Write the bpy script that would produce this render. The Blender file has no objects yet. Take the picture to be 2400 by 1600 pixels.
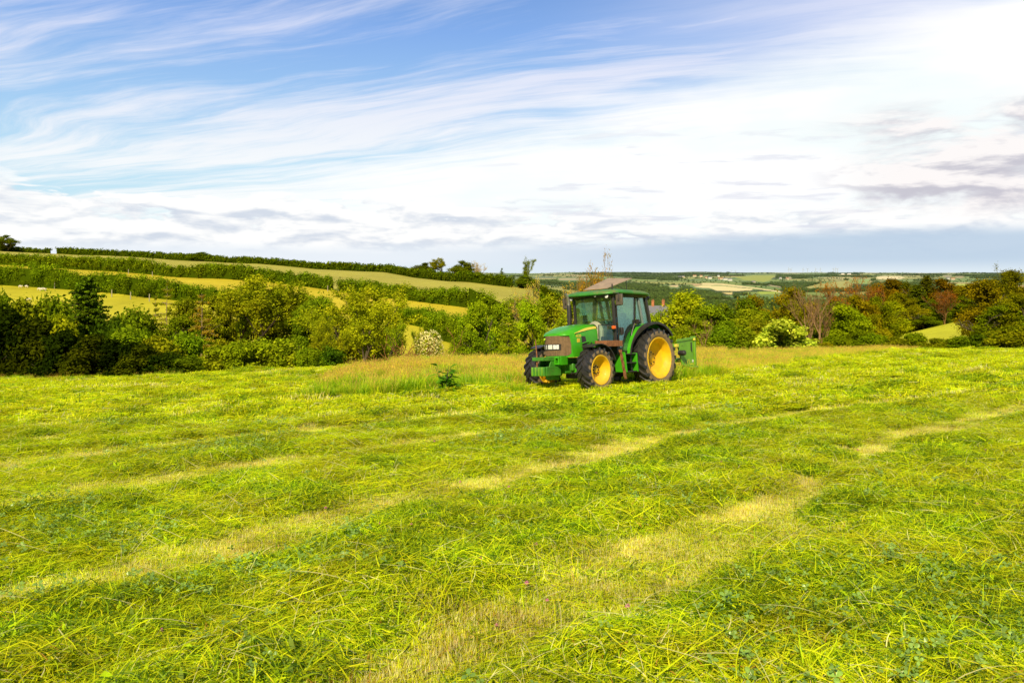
import bpy, bmesh, math, random
import numpy as np
from mathutils import Vector, Matrix, Euler
R = math.radians
sc = bpy.context.scene
COL = sc.collection
F = 1867.0            # focal length in photograph pixels (2400 px wide)
CZ = 1.6              # eye height above the field at the photographer's feet

# ------------------------------------------------------------------ tagging
def tag(o, label=None, cat=None, group=None, kind=None):
    if label: o['label'] = label
    if cat: o['category'] = cat
    if group: o['group'] = group
    if kind: o['kind'] = kind
    return o

def empty(name, loc=(0, 0, 0), label=None, cat=None, group=None):
    o = bpy.data.objects.new(name, None); COL.objects.link(o)
    o.empty_display_size = .3
    o.location = loc
    return tag(o, label, cat, group)

# ------------------------------------------------------------------ mesh helpers
def np_mesh(name, V, Q, col=None, mat=None, smooth=False):
    """V (n,3), Q (m,4) or (m,3) index array, col (n,3) point colours"""
    me = bpy.data.meshes.new(name)
    V = np.asarray(V, np.float32); Q = np.asarray(Q, np.int32)
    k = Q.shape[1]
    me.vertices.add(len(V)); me.vertices.foreach_set('co', V.ravel())
    me.loops.add(Q.size); me.loops.foreach_set('vertex_index', Q.ravel())
    me.polygons.add(len(Q))
    me.polygons.foreach_set('loop_start', np.arange(0, Q.size, k, dtype=np.int32))
    me.polygons.foreach_set('loop_total', np.full(len(Q), k, np.int32))
    me.update(calc_edges=True)
    if smooth:
        me.polygons.foreach_set('use_smooth', np.ones(len(Q), bool))
    if col is not None:
        a = me.color_attributes.new('Col', 'FLOAT_COLOR', 'POINT')
        c = np.ones((len(V), 4), np.float32); c[:, :3] = col
        a.data.foreach_set('color', c.ravel())
    if mat: me.materials.append(mat)
    return me

def link(name, me, parent=None):
    o = bpy.data.objects.new(name, me); COL.objects.link(o)
    if parent is not None: o.parent = parent
    return o

class MB:
    """collects shapes for ONE mesh"""
    def __init__(s): s.v = []; s.f = []
    def add(s, vs, fs):
        b = len(s.v); s.v += [tuple(v) for v in vs]; s.f += [tuple(i + b for i in f) for f in fs]; return s
    def box(s, x0, x1, y0, y1, z0, z1):
        return s.add([(x0,y0,z0),(x1,y0,z0),(x1,y1,z0),(x0,y1,z0),(x0,y0,z1),(x1,y0,z1),(x1,y1,z1),(x0,y1,z1)],
                     [(0,3,2,1),(4,5,6,7),(0,1,5,4),(1,2,6,5),(2,3,7,6),(3,0,4,7)])
    def hexa(s, a, b):      # two quads, bottom a and top b
        return s.add(list(a) + list(b), [(0,3,2,1),(4,5,6,7),(0,1,5,4),(1,2,6,5),(2,3,7,6),(3,0,4,7)])
    def prism(s, pts, y0, y1, ax=1):   # polygon in the two other axes, extruded along ax
        n = len(pts)
        def P(p, t):
            l = list(p); l.insert(ax, t); return l
        vs = [P(p, y0) for p in pts] + [P(p, y1) for p in pts]
        fs = [tuple(range(n)), tuple(range(2*n-1, n-1, -1))] + [(i, (i+1) % n + 0, (i+1) % n + n, i + n) for i in range(n)]
        fs = [fs[0][::-1], fs[1][::-1]] + fs[2:]
        return s.add(vs, fs)
    def tube(s, path, r, n=8, closed=False, caps=True):
        P = [Vector(p) for p in path]; m = len(P)
        rr = r if hasattr(r, '__len__') else [r] * m
        vs = []; up = Vector((0.13, 0.27, 0.95)).normalized()
        for i in range(m):
            if closed: t = P[(i+1) % m] - P[i-1]
            else: t = P[min(i+1, m-1)] - P[max(i-1, 0)]
            t.normalize()
            a = t.cross(up)
            if a.length < .15: a = t.cross(Vector((1, 0, 0)))
            a.normalize(); b = t.cross(a)
            for k in range(n):
                w = 2*math.pi*k/n
                vs.append(P[i] + (a*math.cos(w) + b*math.sin(w)) * rr[i])
        fs = []
        for i in range(m if closed else m-1):
            j = (i+1) % m
            for k in range(n):
                l = (k+1) % n
                fs.append((i*n+k, i*n+l, j*n+l, j*n+k))
        if caps and not closed:
            fs.append(tuple(range(n))[::-1]); fs.append(tuple(range((m-1)*n, m*n)))
        return s.add(vs, fs)
    def lathe(s, prof, c=(0, 0, 0), n=48, ax=1, a0=0, a1=None, close=False):
        """prof: (radius, offset along axis). ax 1 = around Y, 2 = around Z, 0 = around X"""
        full = a1 is None
        a1 = 2*math.pi if full else a1
        m = n if full else n+1
        vs = []
        for i in range(m):
            w = a0 + (a1-a0)*i/n
            for r, t in prof:
                u, v = r*math.cos(w), r*math.sin(w)
                p = (u, t, v) if ax == 1 else ((u, v, t) if ax == 2 else (t, u, v))
                vs.append((p[0]+c[0], p[1]+c[1], p[2]+c[2]))
        k = len(prof); fs = []
        for i in range(n):
            j = (i+1) % m
            for q in range(k if close else k-1):
                q2 = (q+1) % k
                fs.append((i*k+q, i*k+q2, j*k+q2, j*k+q))
        return s.add(vs, fs)
    def ball(s, c, r, n=12, sx=1, sy=1, sz=1):
        vs = []; fs = []
        h = n//2
        for i in range(h+1):
            a = math.pi*i/h
            for k in range(n):
                b = 2*math.pi*k/n
                vs.append((c[0]+sx*r*math.sin(a)*math.cos(b), c[1]+sy*r*math.sin(a)*math.sin(b), c[2]+sz*r*math.cos(a)))
        for i in range(h):
            for k in range(n):
                l = (k+1) % n
                fs.append((i*n+k, (i+1)*n+k, (i+1)*n+l, i*n+l))
        return s.add(vs, fs)
    def build(s, name, mat, parent=None, smooth=True, bevel=0, ang=35, tf=None, seg=2, weld=True):
        me = bpy.data.meshes.new(name)
        vs = s.v if tf is None else [tuple(tf @ Vector(v)) for v in s.v]
        me.from_pydata(vs, [], s.f)
        bm = bmesh.new(); bm.from_mesh(me)
        if weld: bmesh.ops.remove_doubles(bm, verts=bm.verts, dist=1e-5)
        bmesh.ops.dissolve_degenerate(bm, dist=1e-6, edges=bm.edges)
        bmesh.ops.recalc_face_normals(bm, faces=bm.faces)
        bm.to_mesh(me); bm.free()
        if smooth:
            me.shade_smooth() if hasattr(me, 'shade_smooth') else me.polygons.foreach_set('use_smooth', [True]*len(me.polygons))
            me.set_sharp_from_angle(angle=R(ang))
        if mat: me.materials.append(mat)
        o = link(name, me, parent)
        if bevel:
            m = o.modifiers.new('bevel', 'BEVEL'); m.width = bevel; m.segments = seg; m.limit_method = 'ANGLE'; m.angle_limit = R(30)
        return o

# ------------------------------------------------------------------ node helpers
class NT:
    def __init__(s, tree): s.t = tree; s.n = tree.nodes; s.l = tree.links
    def node(s, typ, **kw):
        n = s.n.new(typ)
        for k, v in kw.items(): setattr(n, k, v)
        return n
    def put(s, sock, v):
        if isinstance(v, S): s.l.new(v.o, sock)
        elif v is not None:
            if hasattr(sock.default_value, '__len__') and not hasattr(v, '__len__'): v = [v]*len(sock.default_value)
            if hasattr(v, '__len__') and len(v) == 3 and len(sock.default_value) == 4: v = (*v, 1)
            sock.default_value = v
    def math(s, op, a, b=None, c=None, clamp=False):
        n = s.node('ShaderNodeMath', operation=op); n.use_clamp = clamp
        s.put(n.inputs[0], a)
        if b is not None: s.put(n.inputs[1], b)
        if c is not None: s.put(n.inputs[2], c)
        return S(s, n.outputs[0])
    def mix(s, f, a, b, typ='MIX'):
        n = s.node('ShaderNodeMix', data_type='RGBA', blend_type=typ)
        s.put(n.inputs[0], f); s.put(n.inputs[6], a); s.put(n.inputs[7], b)
        return S(s, n.outputs[2])
    def ss(s, x, a, b):     # smooth step from a to b
        n = s.node('ShaderNodeMapRange', interpolation_type='SMOOTHSTEP')
        if a > b:
            s.put(n.inputs[0], x); n.inputs[1].default_value = b; n.inputs[2].default_value = a
            n.inputs[3].default_value = 1; n.inputs[4].default_value = 0
        else:
            s.put(n.inputs[0], x); n.inputs[1].default_value = a; n.inputs[2].default_value = b
        return S(s, n.outputs[0])
    def noise(s, vec, scale=5, detail=4, rough=.5, dist=0, lac=2.0, out=0):
        n = s.node('ShaderNodeTexNoise')
        s.put(n.inputs['Vector'], vec)
        n.inputs['Scale'].default_value = scale; n.inputs['Detail'].default_value = detail
        n.inputs['Roughness'].default_value = rough; n.inputs['Distortion'].default_value = dist
        n.inputs['Lacunarity'].default_value = lac
        return S(s, n.outputs[out])
    def vec(s, x, y, z):
        n = s.node('ShaderNodeCombineXYZ'); s.put(n.inputs[0], x); s.put(n.inputs[1], y); s.put(n.inputs[2], z)
        return S(s, n.outputs[0])
    def sep(s, v):
        n = s.node('ShaderNodeSeparateXYZ'); s.put(n.inputs[0], v)
        return [S(s, n.outputs[i]) for i in range(3)]
    def ramp(s, f, stops):
        n = s.node('ShaderNodeValToRGB'); s.put(n.inputs[0], f)
        e = n.color_ramp.elements
        while len(e) < len(stops): e.new(.5)
        for i, (p, c) in enumerate(stops):
            e[i].position = p; e[i].color = (*c, 1) if len(c) == 3 else c
        return S(s, n.outputs[0])
class S:
    def __init__(s, nt, o): s.nt = nt; s.o = o
    def __add__(s, b): return s.nt.math('ADD', s, b)
    def __radd__(s, b): return s.nt.math('ADD', b, s)
    def __sub__(s, b): return s.nt.math('SUBTRACT', s, b)
    def __rsub__(s, b): return s.nt.math('SUBTRACT', b, s)
    def __mul__(s, b): return s.nt.math('MULTIPLY', s, b)
    def __rmul__(s, b): return s.nt.math('MULTIPLY', b, s)
    def __truediv__(s, b): return s.nt.math('DIVIDE', s, b)

def new_mat(name):
    m = bpy.data.materials.new(name); m.use_nodes = True
    nt = NT(m.node_tree); nt.n.clear()
    out = nt.node('ShaderNodeOutputMaterial')
    return m, nt, out

def pbr(name, col, rough=.5, metal=0, var=.12, scale=8, dirt=0, dirtcol=(.16, .11, .06), bump=0, bscale=40, coat=0, spec=.5, emit=None):
    """painted / rubber / plastic surface with mottled colour, dust and fine bump"""
    m, nt, out = new_mat(name)
    p = nt.node('ShaderNodeBsdfPrincipled')
    tc = nt.node('ShaderNodeTexCoord'); ob = S(nt, tc.outputs['Object'])
    n1 = nt.noise(ob, scale, 5, .6)
    base = nt.mix(nt.ss(n1, .3, .7), tuple(c*(1-var) for c in col), tuple(min(1, c*(1+var)) for c in col))
    if dirt:
        n2 = nt.noise(ob, scale*.6, 8, .72, .6)
        g = S(nt, nt.node('ShaderNodeNewGeometry').outputs['Normal'])
        up = nt.sep(g)[2]
        f = nt.math('MULTIPLY', nt.ss(n2 + up*.1, .62-.25*dirt, .8-.15*dirt), min(1, dirt*1.3), clamp=True)
        base = nt.mix(f, base, dirtcol)
        r = f*(.85-rough) + rough
        nt.put(p.inputs['Roughness'], r)
    else:
        nt.put(p.inputs['Roughness'], n1*.16 + (rough-.08))
    nt.put(p.inputs['Base Color'], base)
    p.inputs['Metallic'].default_value = metal
    p.inputs['Specular IOR Level'].default_value = spec
    p.inputs['Coat Weight'].default_value = coat
    p.inputs['Coat Roughness'].default_value = .12
    if emit:
        p.inputs['Emission Color'].default_value = (*emit[:3], 1); p.inputs['Emission Strength'].default_value = emit[3]
    if bump:
        b = nt.node('ShaderNodeBump'); b.inputs['Strength'].default_value = bump; b.inputs['Distance'].default_value = .01
        nt.put(b.inputs['Height'], nt.noise(ob, bscale, 4, .6))
        nt.l.new(b.outputs[0], p.inputs['Normal'])
    nt.l.new(p.outputs[0], out.inputs[0])
    return m

def leaf_mat(name, tint=(1, 1, 1), trans=.35, gloss=.06, objcol=True, wscale=.35, rnd=.0, haze=False, con=.5):
    """leaf / grass blade: vertex colour, a slow world-space hue drift, light shining through"""
    m, nt, out = new_mat(name)
    at = nt.node('ShaderNodeAttribute', attribute_name='Col')
    c = S(nt, at.outputs['Color'])
    c = nt.mix(1.0, c, tint, 'MULTIPLY')
    oi = nt.node('ShaderNodeObjectInfo')
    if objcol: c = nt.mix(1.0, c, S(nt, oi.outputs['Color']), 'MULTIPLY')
    pos = S(nt, nt.node('ShaderNodeNewGeometry').outputs['Position'])
    w = nt.noise(pos, wscale, 3, .6)
    hsv = nt.node('ShaderNodeHueSaturation')
    nt.put(hsv.inputs['Hue'], (w - .5)*.05 + .5)
    nt.put(hsv.inputs['Value'], (w - .5)*con + 1.0 + ((S(nt, oi.outputs['Random'])-.5)*rnd if rnd else 0))
    nt.put(hsv.inputs['Color'], c)
    c = S(nt, hsv.outputs[0])
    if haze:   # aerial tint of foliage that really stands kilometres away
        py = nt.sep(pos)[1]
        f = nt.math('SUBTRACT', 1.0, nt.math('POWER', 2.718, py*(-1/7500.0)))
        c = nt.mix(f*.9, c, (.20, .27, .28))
    d = nt.node('ShaderNodeBsdfDiffuse'); nt.put(d.inputs[0], c)
    t = nt.node('ShaderNodeBsdfTranslucent'); nt.put(t.inputs[0], nt.mix(1.0, c, (1.0, 1.0, .55), 'MULTIPLY'))
    g = nt.node('ShaderNodeBsdfGlossy'); g.inputs['Roughness'].default_value = .38; g.inputs[0].default_value = (.9, 1, .8, 1)
    m1 = nt.node('ShaderNodeMixShader'); m1.inputs[0].default_value = trans
    nt.l.new(d.outputs[0], m1.inputs[1]); nt.l.new(t.outputs[0], m1.inputs[2])
    m2 = nt.node('ShaderNodeMixShader'); m2.inputs[0].default_value = gloss
    nt.l.new(m1.outputs[0], m2.inputs[1]); nt.l.new(g.outputs[0], m2.inputs[2])
    nt.l.new(m2.outputs[0], out.inputs[0])
    return m

# ------------------------------------------------------------------ numpy noise
def _h(ix, iy, s):
    h = (ix.astype(np.int64)*374761393 + iy.astype(np.int64)*668265263 + s*974711) & 0xffffffff
    h = ((h ^ (h >> 13))*1274126177) & 0xffffffff
    h = (h ^ (h >> 16)) & 0xffffffff
    return h/4294967296.0
def vnoise(x, y, s=0):
    x = np.asarray(x, float); y = np.asarray(y, float)
    ix = np.floor(x); iy = np.floor(y); fx = x-ix; fy = y-iy
    fx = fx*fx*(3-2*fx); fy = fy*fy*(3-2*fy)
    a = _h(ix, iy, s); b = _h(ix+1, iy, s); c = _h(ix, iy+1, s); d = _h(ix+1, iy+1, s)
    return (a*(1-fx)+b*fx)*(1-fy) + (c*(1-fx)+d*fx)*fy
def fbm(x, y, s=0, o=4, g=.5):
    t = 0; a = 1; w = 0
    for i in range(o):
        t = t + a*vnoise(x*2**i, y*2**i, s+i*17); w += a; a *= g
    return t/w
def sstep(x, a, b):
    t = np.clip((x-a)/(b-a), 0, 1); return t*t*(3-2*t)

# ------------------------------------------------------------------ camera, sun, sky
cam = bpy.data.cameras.new('camera'); co = bpy.data.objects.new('camera', cam); COL.objects.link(co)
co.location = (0, 0, CZ); co.rotation_euler = (R(90), 0, 0)
cam.sensor_width = 36; cam.lens = 36*F/2400
cam.shift_y = -160/2400.0
cam.clip_start = .1; cam.clip_end = 60000
sc.camera = co
SUN_AZ, SUN_EL = R(16), R(39)      # the sun stands behind the photographer, a little to the left
sv = Vector((-math.sin(SUN_AZ)*math.cos(SUN_EL), -math.cos(SUN_AZ)*math.cos(SUN_EL), math.sin(SUN_EL)))
sun = bpy.data.lights.new('sun', 'SUN'); so = bpy.data.objects.new('sun', sun); COL.objects.link(so)
sun.energy = 5.0; sun.angle = R(.53); sun.color = (1.0, .87, .55)
so.rotation_euler = sv.to_track_quat('Z', 'Y').to_euler()
sc.view_settings.view_transform = 'Standard'; sc.view_settings.look = 'None'
sc.view_settings.exposure = 0; sc.view_settings.gamma = 1
sc.render.engine = 'CYCLES'
sc.cycles.max_bounces = 8; sc.cycles.transparent_max_bounces = 24; sc.cycles.diffuse_bounces = 2
sc.cycles.caustics_reflective = False; sc.cycles.caustics_refractive = False

def make_world():
    w = bpy.data.worlds.new('World'); sc.world = w; w.use_nodes = True
    nt = NT(w.node_tree); nt.n.clear()
    out = nt.node('ShaderNodeOutputWorld')
    sky = nt.node('ShaderNodeTexSky', sky_type='NISHITA'); sky.sun_disc = False
    sky.sun_elevation = SUN_EL; sky.sun_rotation = math.pi + SUN_AZ
    tc = nt.node('ShaderNodeTexCoord'); d = S(nt, tc.outputs['Generated'])
    x, y, z = nt.sep(d)
    hor = nt.math('SQRT', x*x + y*y + 1e-6)
    e = z/hor                                   # tangent of elevation
    az = nt.math('ARCTAN2', x, y)
    base = nt.ramp(nt.math('MULTIPLY', e, 1.0, clamp=True), [(0, (.68, .82, .93)), (.06, (.64, .88, .98)), (.13, (.52, .80, .99)), (.20, (.38, .64, .97)), (.30, (.24, .45, .90)), (.45, (.10, .23, .60)), (.8, (.03, .08, .26))])
    # physical sky times its strength, mixed with the vivid blue of the photograph
    nis = nt.mix(1.0, S(nt, sky.outputs[0]), (.1, .1, .1), 'MULTIPLY')
    base = nt.mix(.85, nis, base)
    # --- high cirrus lying in a flat sheet, streaks running towards the left horizon
    zz = nt.math('MAXIMUM', z, 0.0) + .07
    u = x/zz; v = y/zz
    ca, sa = math.cos(R(24)), math.sin(R(24))
    al = u*(-ca) + v*sa; ac = u*sa + v*ca
    wn = nt.noise(nt.vec(al*.35, ac*.35, 0.0), 1.0, 3, .5)
    acw = ac + (wn-.5)*1.3
    c1 = nt.noise(nt.vec(al*.34, acw*1.6, 3.3), 1.0, 8, .62, .3)
    c2 = nt.noise(nt.vec(al*.16, acw*.55, 9.1), 1.0, 4, .5)
    cf = nt.noise(nt.vec(al*1.1, acw*7.5, 5.3), 1.0, 7, .62, .25)
    cir = nt.ss(c1*.50 + c2*.50 + cf*.34, .60, .81)
    # --- pale veil to the right and low in the sky
    lown = nt.noise(nt.vec(az*3.0, e*11.0, 1.7), 1.0, 5, .55)
    veil = nt.ss(az*.245 - e + .165 + (lown-.5)*.10 + (cf-.5)*.05, -.05, .05)
    tv = nt.ss(az + (wn-.5)*.6 - (e-.2)*.5, -.05, .42)
    front = nt.ss(y, -.05, .35)*nt.ss(e, 1.0, .5)
    veil = veil*front; tv = tv*front; cir = cir*(front*.8+.2)
    cl = nt.math('MAXIMUM', nt.math('MULTIPLY', cir, .86), nt.math('MULTIPLY', tv, nt.ss(cf*.6+c1*.5, .35, .72)*.55+.32))
    lav = nt.mix(nt.ss(e, .10, .30), (1.0, 1.0, 1.0), (.80, .82, .97))
    base = nt.mix(cl, base, lav)
    base = nt.mix(veil*.97, base, nt.mix(nt.ss(lown, .35, .6), (.93, 1.0, 1.0), (1.05, 1.05, 1.05)))
    # --- cumulus bank, flat grey bases
    def puff(sx, sy, seed, off, det=7):
        p = nt.vec(az*sx, (e+off)*sy, seed)
        return nt.noise(p, 1.0, det, .55, .25)
    lo = puff(12, 44, 2.2, 0.0, 8); ls = puff(12, 44, 2.2, 0.0, 4); lo2 = puff(12, 44, 2.2, .010, 4)
    band = nt.ss(e, .012, .03)*nt.ss(e + az*.03, .108, .07)
    cum = nt.ss(lo + nt.ss(az, .2, -.5)*.06 + (nt.ss(e, .11, .05)-.5)*.20, .475, .54)*band
    shade = nt.ss((lo2-ls)*2.6 + (lo-ls)*2.0 + .16, -.10, .72)
    ccol = nt.mix(shade, (1.06, 1.05, 1.03), (.66, .72, .82))
    base = nt.mix(cum*.96, base, ccol)
    # --- thin grey streaks in the white part
    st = nt.noise(nt.vec(az*7.0, e*62.0, 6.6), 1.0, 6, .55, .3)
    smask = nt.ss(e, .21, .13)*nt.ss(az, -.15, .15)*nt.ss(e, .02, .035)
    base = nt.mix(nt.ss(st, .55, .66)*smask*.7, base, (.74, .76, .86))
    # --- heavier grey cumulus low on the far right
    g1 = puff(6.5, 24, 14.2, 0.0); g2 = puff(6.5, 24, 14.2, .01)
    gm = nt.ss(az, .33, .46)*nt.ss(e, .05, .08)*nt.ss(e, .20, .17)*nt.ss(g1, .37, .52)*front
    base = nt.mix(gm*.9, base, nt.mix(nt.ss((g2-g1)*5.0+.45, .15, .8), (1.0, .95, .94), (.56, .54, .62)))
    # --- blue-grey haze band standing on the horizon
    hb = nt.ss(e + (lown-.5)*.025 - nt.ss(az, .0, .4)*.016, .043, .022)
    hc = nt.mix(nt.ss(az, -.2, .35), (.82, .88, .95), (.52, .65, .80))
    hc = nt.mix(nt.ss(e, .018, .0), hc, (.72, .82, .90))
    base = nt.mix(hb*.93, base, hc)
    # unseen half of the sky behind the photographer, darkened to lower the fill light
    base = nt.mix(nt.ss(y, .1, -.35), base, nt.mix(nt.ss(e, .0, .5), (.30, .42, .60), (.05, .11, .30)))
    bg = nt.node('ShaderNodeBackground'); nt.put(bg.inputs[0], base); bg.inputs[1].default_value = 1.0
    nt.l.new(bg.outputs[0], out.inputs[0])
    w.cycles.sampling_method = 'MANUAL'; w.cycles.sample_map_resolution = 1024
make_world()
# ------------------------------------------------------------------ terrain
TAB = {
 -400: [(50,925),(75,830),(110,725),(155,665),(200,640),(243,618),(350,598),(500,583),(600,586),(900,650),(1500,700)],
 0:    [(50,925),(75,830),(110,730),(155,669),(200,643),(243,622),(350,603),(500,587),(600,590),(900,650),(1500,700)],
 300:  [(50,925),(75,840),(110,745),(145,690),(180,662),(220,640),(350,615),(480,601),(600,606),(900,650),(1500,700)],
 600:  [(50,930),(75,850),(110,780),(140,722),(170,685),(200,658),(300,633),(400,617),(520,622),(900,655),(1500,700)],
 900:  [(60,930),(75,885),(100,825),(125,753),(150,725),(176,698),(250,660),(330,637),(430,641),(800,668),(1500,700)],
 1100: [(60,930),(75,888),(100,830),(114,786),(130,755),(155,725),(200,695),(270,662),(350,669),(800,690),(1500,700)],
 1250: [(60,930),(80,900),(110,860),(150,770),(190,715),(225,692),(260,676),(300,680),(800,700),(1500,695),(2500,668)],
 1400: [(65,920),(100,890),(150,850),(250,780),(400,750),(800,725),(1500,700),(2500,670)],
 1500: [(70,905),(120,885),(220,810),(400,770),(800,730),(1500,705),(2200,678)],
 1800: [(70,890),(150,870),(300,820),(500,775),(800,735),(1500,702),(2200,677)],
 2080: [(65,880),(80,850),(95,812),(110,792),(130,800),(250,830),(500,780),(800,735),(1500,700),(2200,676)],
 2250: [(60,870),(75,828),(90,788),(110,752),(130,758),(200,800),(500,770),(800,730),(1500,696),(2200,674)],
 2400: [(60,850),(75,805),(90,765),(110,728),(130,722),(160,735),(250,790),(500,760),(800,725),(1500,690),(2200,670)],
 2800: [(60,820),(75,780),(90,750),(110,715),(130,705),(160,720),(250,780),(500,750),(800,720),(1500,690),(2200,668)],
}
TAIL = [(2900, 661), (4000, 651), (6000, 643), (9000, 639.5), (13000, 641.5), (20000, 648)]
YS = np.concatenate([np.linspace(40, 300, 131), np.geomspace(304, 20000, 120)])
_U = []; _Z = []
for px in sorted(TAB):
    u = (px-1200)/F; _U.append(u)
    t = TAB[px] + [q for q in TAIL if q[0] > TAB[px][-1][0]*1.2]
    ys = [a for a, b in t]; zs = [CZ-(b-640)/F*a for a, b in t]
    # the mown field itself ends 39..57 m away; before the first table row it is the tilted plane
    e0 = np.interp(px, [0, 430, 700, 920, 1230, 1650, 1950, 2400], [39, 38.5, 41, 48, 50, 58.5, 56.5, 49])
    ys = [0, e0] + ys; zs = [0 + .022*0, -.076*e0+.022*u*e0] + zs
    ys[0] = e0-8; zs[0] = -.076*(e0-8)+.022*u*(e0-8)
    _Z.append(np.interp(YS, ys, zs))
_U = np.array(_U); _Z = np.array(_Z)
k = np.array([1, 2, 3, 2, 1.]); k /= k.sum()
_Zs = _Z.copy()
for i in range(len(_Z)):
    _Zs[i, 2:-2] = np.convolve(_Z[i], k, 'valid')
_Z = _Zs
ROW = 2.55
def row_s(x, y):
    return -.67*x + .74*y + np.interp(y, [2, 4, 5.8, 9, 12, 14.5, 20], [1.4, .95, .65, -.2, -.62, -.4, 0]) + (fbm(x*.22+5, y*.22+3, 4, 3)-.5)*.7
def lane(x, y):
    """1 in the shaved stubble lanes between the swaths, 0 where cut grass lies thick"""
    s = row_s(x, y)
    ph = np.abs(((s-4.0)/ROW + .5) % 1.0 - .5)*ROW          # metres from lane centre
    wd = .15 + .38*(fbm(x*.6, y*.6, 21, 4)-.5)*2 + .05*sstep(y, 9, 20)
    return 1 - sstep(ph, wd, wd+.45)
def relief(x, y):
    l = lane(x, y)
    return (1-l)*(.045 + .13*(fbm(x*1.1, y*1.1, 8, 3)-.35) + .12*(fbm(x*2.6, y*2.6, 10, 3)-.42)) + .012*fbm(x*5, y*5, 9, 2)
def H(x, y, rel=True):
    x = np.asarray(x, float); y = np.asarray(y, float)
    r = np.hypot(x, y)
    ye = np.maximum(np.maximum(y, r*.5), 1e-3)
    u = np.clip(x/ye, _U[0], _U[-1])
    xe = np.where(y > r*.5, x, u*ye)
    plane = -.076*ye*np.where(y > 0, 1, 1) + .022*xe
    near_plane = -.076*y + .022*x
    plane = np.where(r < 30, near_plane, plane*sstep(r, 30, 40)+near_plane*(1-sstep(r, 30, 40)))
    j = np.clip(np.searchsorted(_U, u)-1, 0, len(_U)-2)
    f = (u-_U[j])/(_U[j+1]-_U[j])
    yy = np.clip(ye, YS[0], YS[-1])
    k = np.clip(np.searchsorted(YS, yy)-1, 0, len(YS)-2)
    g = (yy-YS[k])/(YS[k+1]-YS[k])
    z = (_Z[j, k]*(1-f)+_Z[j+1, k]*f)*(1-g) + (_Z[j, k+1]*(1-f)+_Z[j+1, k+1]*f)*g
    e0 = np.interp(u*F+1200, [0, 430, 700, 920, 1230, 1650, 1950, 2400], [39, 38.5, 41, 48, 50, 58.5, 56.5, 49])
    t = sstep(ye, e0-7, e0-1)
    far = z + sstep(ye, 600, 2500)*(fbm(x/900., y/1400., 31, 3)-.5)*np.minimum(ye, 9000)*.0052
    far = far + sstep(ye, 70, 140)*(fbm(x/30., y/40., 5, 3)-.5)*1.1
    out = plane*(1-t) + far*t
    if rel: out = out + relief(x, y)*(1-sstep(r, 50, 58))
    return out
def Hs(x, y, rel=False): return float(H(np.array([x]), np.array([y]), rel)[0])
def at(px, y, rel=False):
    x = (px-1200)/F*y
    return Vector((x, y, Hs(x, y, rel)))
def hit(px, py, y0=2., y1=14000.):
    """the first point of the ground seen along that line of sight"""
    ys = np.geomspace(y0, y1, 4000); x = (px-1200)/F*ys
    z = H(x, ys, False); ray = CZ-(py-640)/F*ys
    i = np.argmax(z >= ray)
    if not (z >= ray).any(): i = 3000
    return Vector((x[i], ys[i], z[i]))

def inpoly(px, py, poly):
    c = np.zeros(px.shape, bool); n = len(poly)
    for i in range(n):
        x1, y1 = poly[i]; x2, y2 = poly[(i+1) % n]
        if y1 == y2: continue
        m = ((y1 > py) != (y2 > py)) & (px < (x2-x1)*(py-y1)/(y2-y1)+x1)
        c ^= m
    return c
def za(l, ox=1560, oy=620, s=5.345): return [(ox+a/s, oy+b/s) for a, b in l]
STRAW = (.52, .42, .16)
FARF = [   # fields of the far country: outline along lines of sight, colour
 (za([(360,282),(450,262),(700,266),(860,285),(1080,305),(1080,322),(900,332),(640,328),(560,296)]), (.95,.78,.34)),
 (za([(455,228),(700,236),(860,255),(1100,285),(1520,345),(1500,358),(1250,322),(1090,297),(860,277),(700,258),(450,256)]), (.88,.72,.32)),
 (za([(850,155),(1130,133),(1380,140),(1290,205),(1230,218),(1000,195)]), (.40,.44,.05)),
 (za([(1140,335),(1400,340),(1400,365),(1180,368)]), (.42,.52,.05)),
 (za([(700,345),(830,345),(830,378),(760,372)]), (.75,.58,.20)),
 (za([(300,235),(450,240),(445,262),(370,272)]), (.60,.42,.18)),
 (za([(50,258),(155,256),(155,280),(60,280)]), (.75,.58,.28)),
 (za([(1290,250),(1450,275),(1440,290),(1300,268)]), (.40,.34,.16)),
 (za([(1490,160),(1595,165),(1590,185),(1500,180)]), (.40,.33,.16)),
 (za([(1730,290),(1900,245),(2150,215),(2352,190),(2352,330),(1700,330)]), (.46,.44,.10)),
 (za([(500,262),(560,250),(780,250),(860,268),(800,290),(520,290)], 1960, 600), (.95,.80,.42)),
 (za([(160,290),(430,288),(420,350),(180,345)], 1960, 600), (.32,.46,.10)),
 (za([(1500,350),(1740,348),(1730,400),(1560,400)], 1960, 600), (.52,.60,.05)),
 (za([(1330,240),(1450,240),(1440,265),(1350,264)], 1960, 600), (.42,.36,.18)),
 (za([(1480,250),(1600,250),(1590,280),(1500,277)], 1960, 600), (.42,.36,.14)),
 (za([(2210,370),(2600,366),(2600,468),(2240,468)], 1960, 600), (.68,.40,.24)),
 ([(1310,651.5),(1380,651.5),(1380,656),(1310,656.5)], (.50,.42,.2)),
 ([(1100,649),(1300,648),(1300,652),(1100,653)], (.2,.26,.1)),
]
def edge_y(px): return np.interp(px, [0, 430, 700, 920, 1230, 1650, 1950, 2400], [39, 38.5, 41, 48, 50, 58.5, 56.5, 49])
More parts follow.
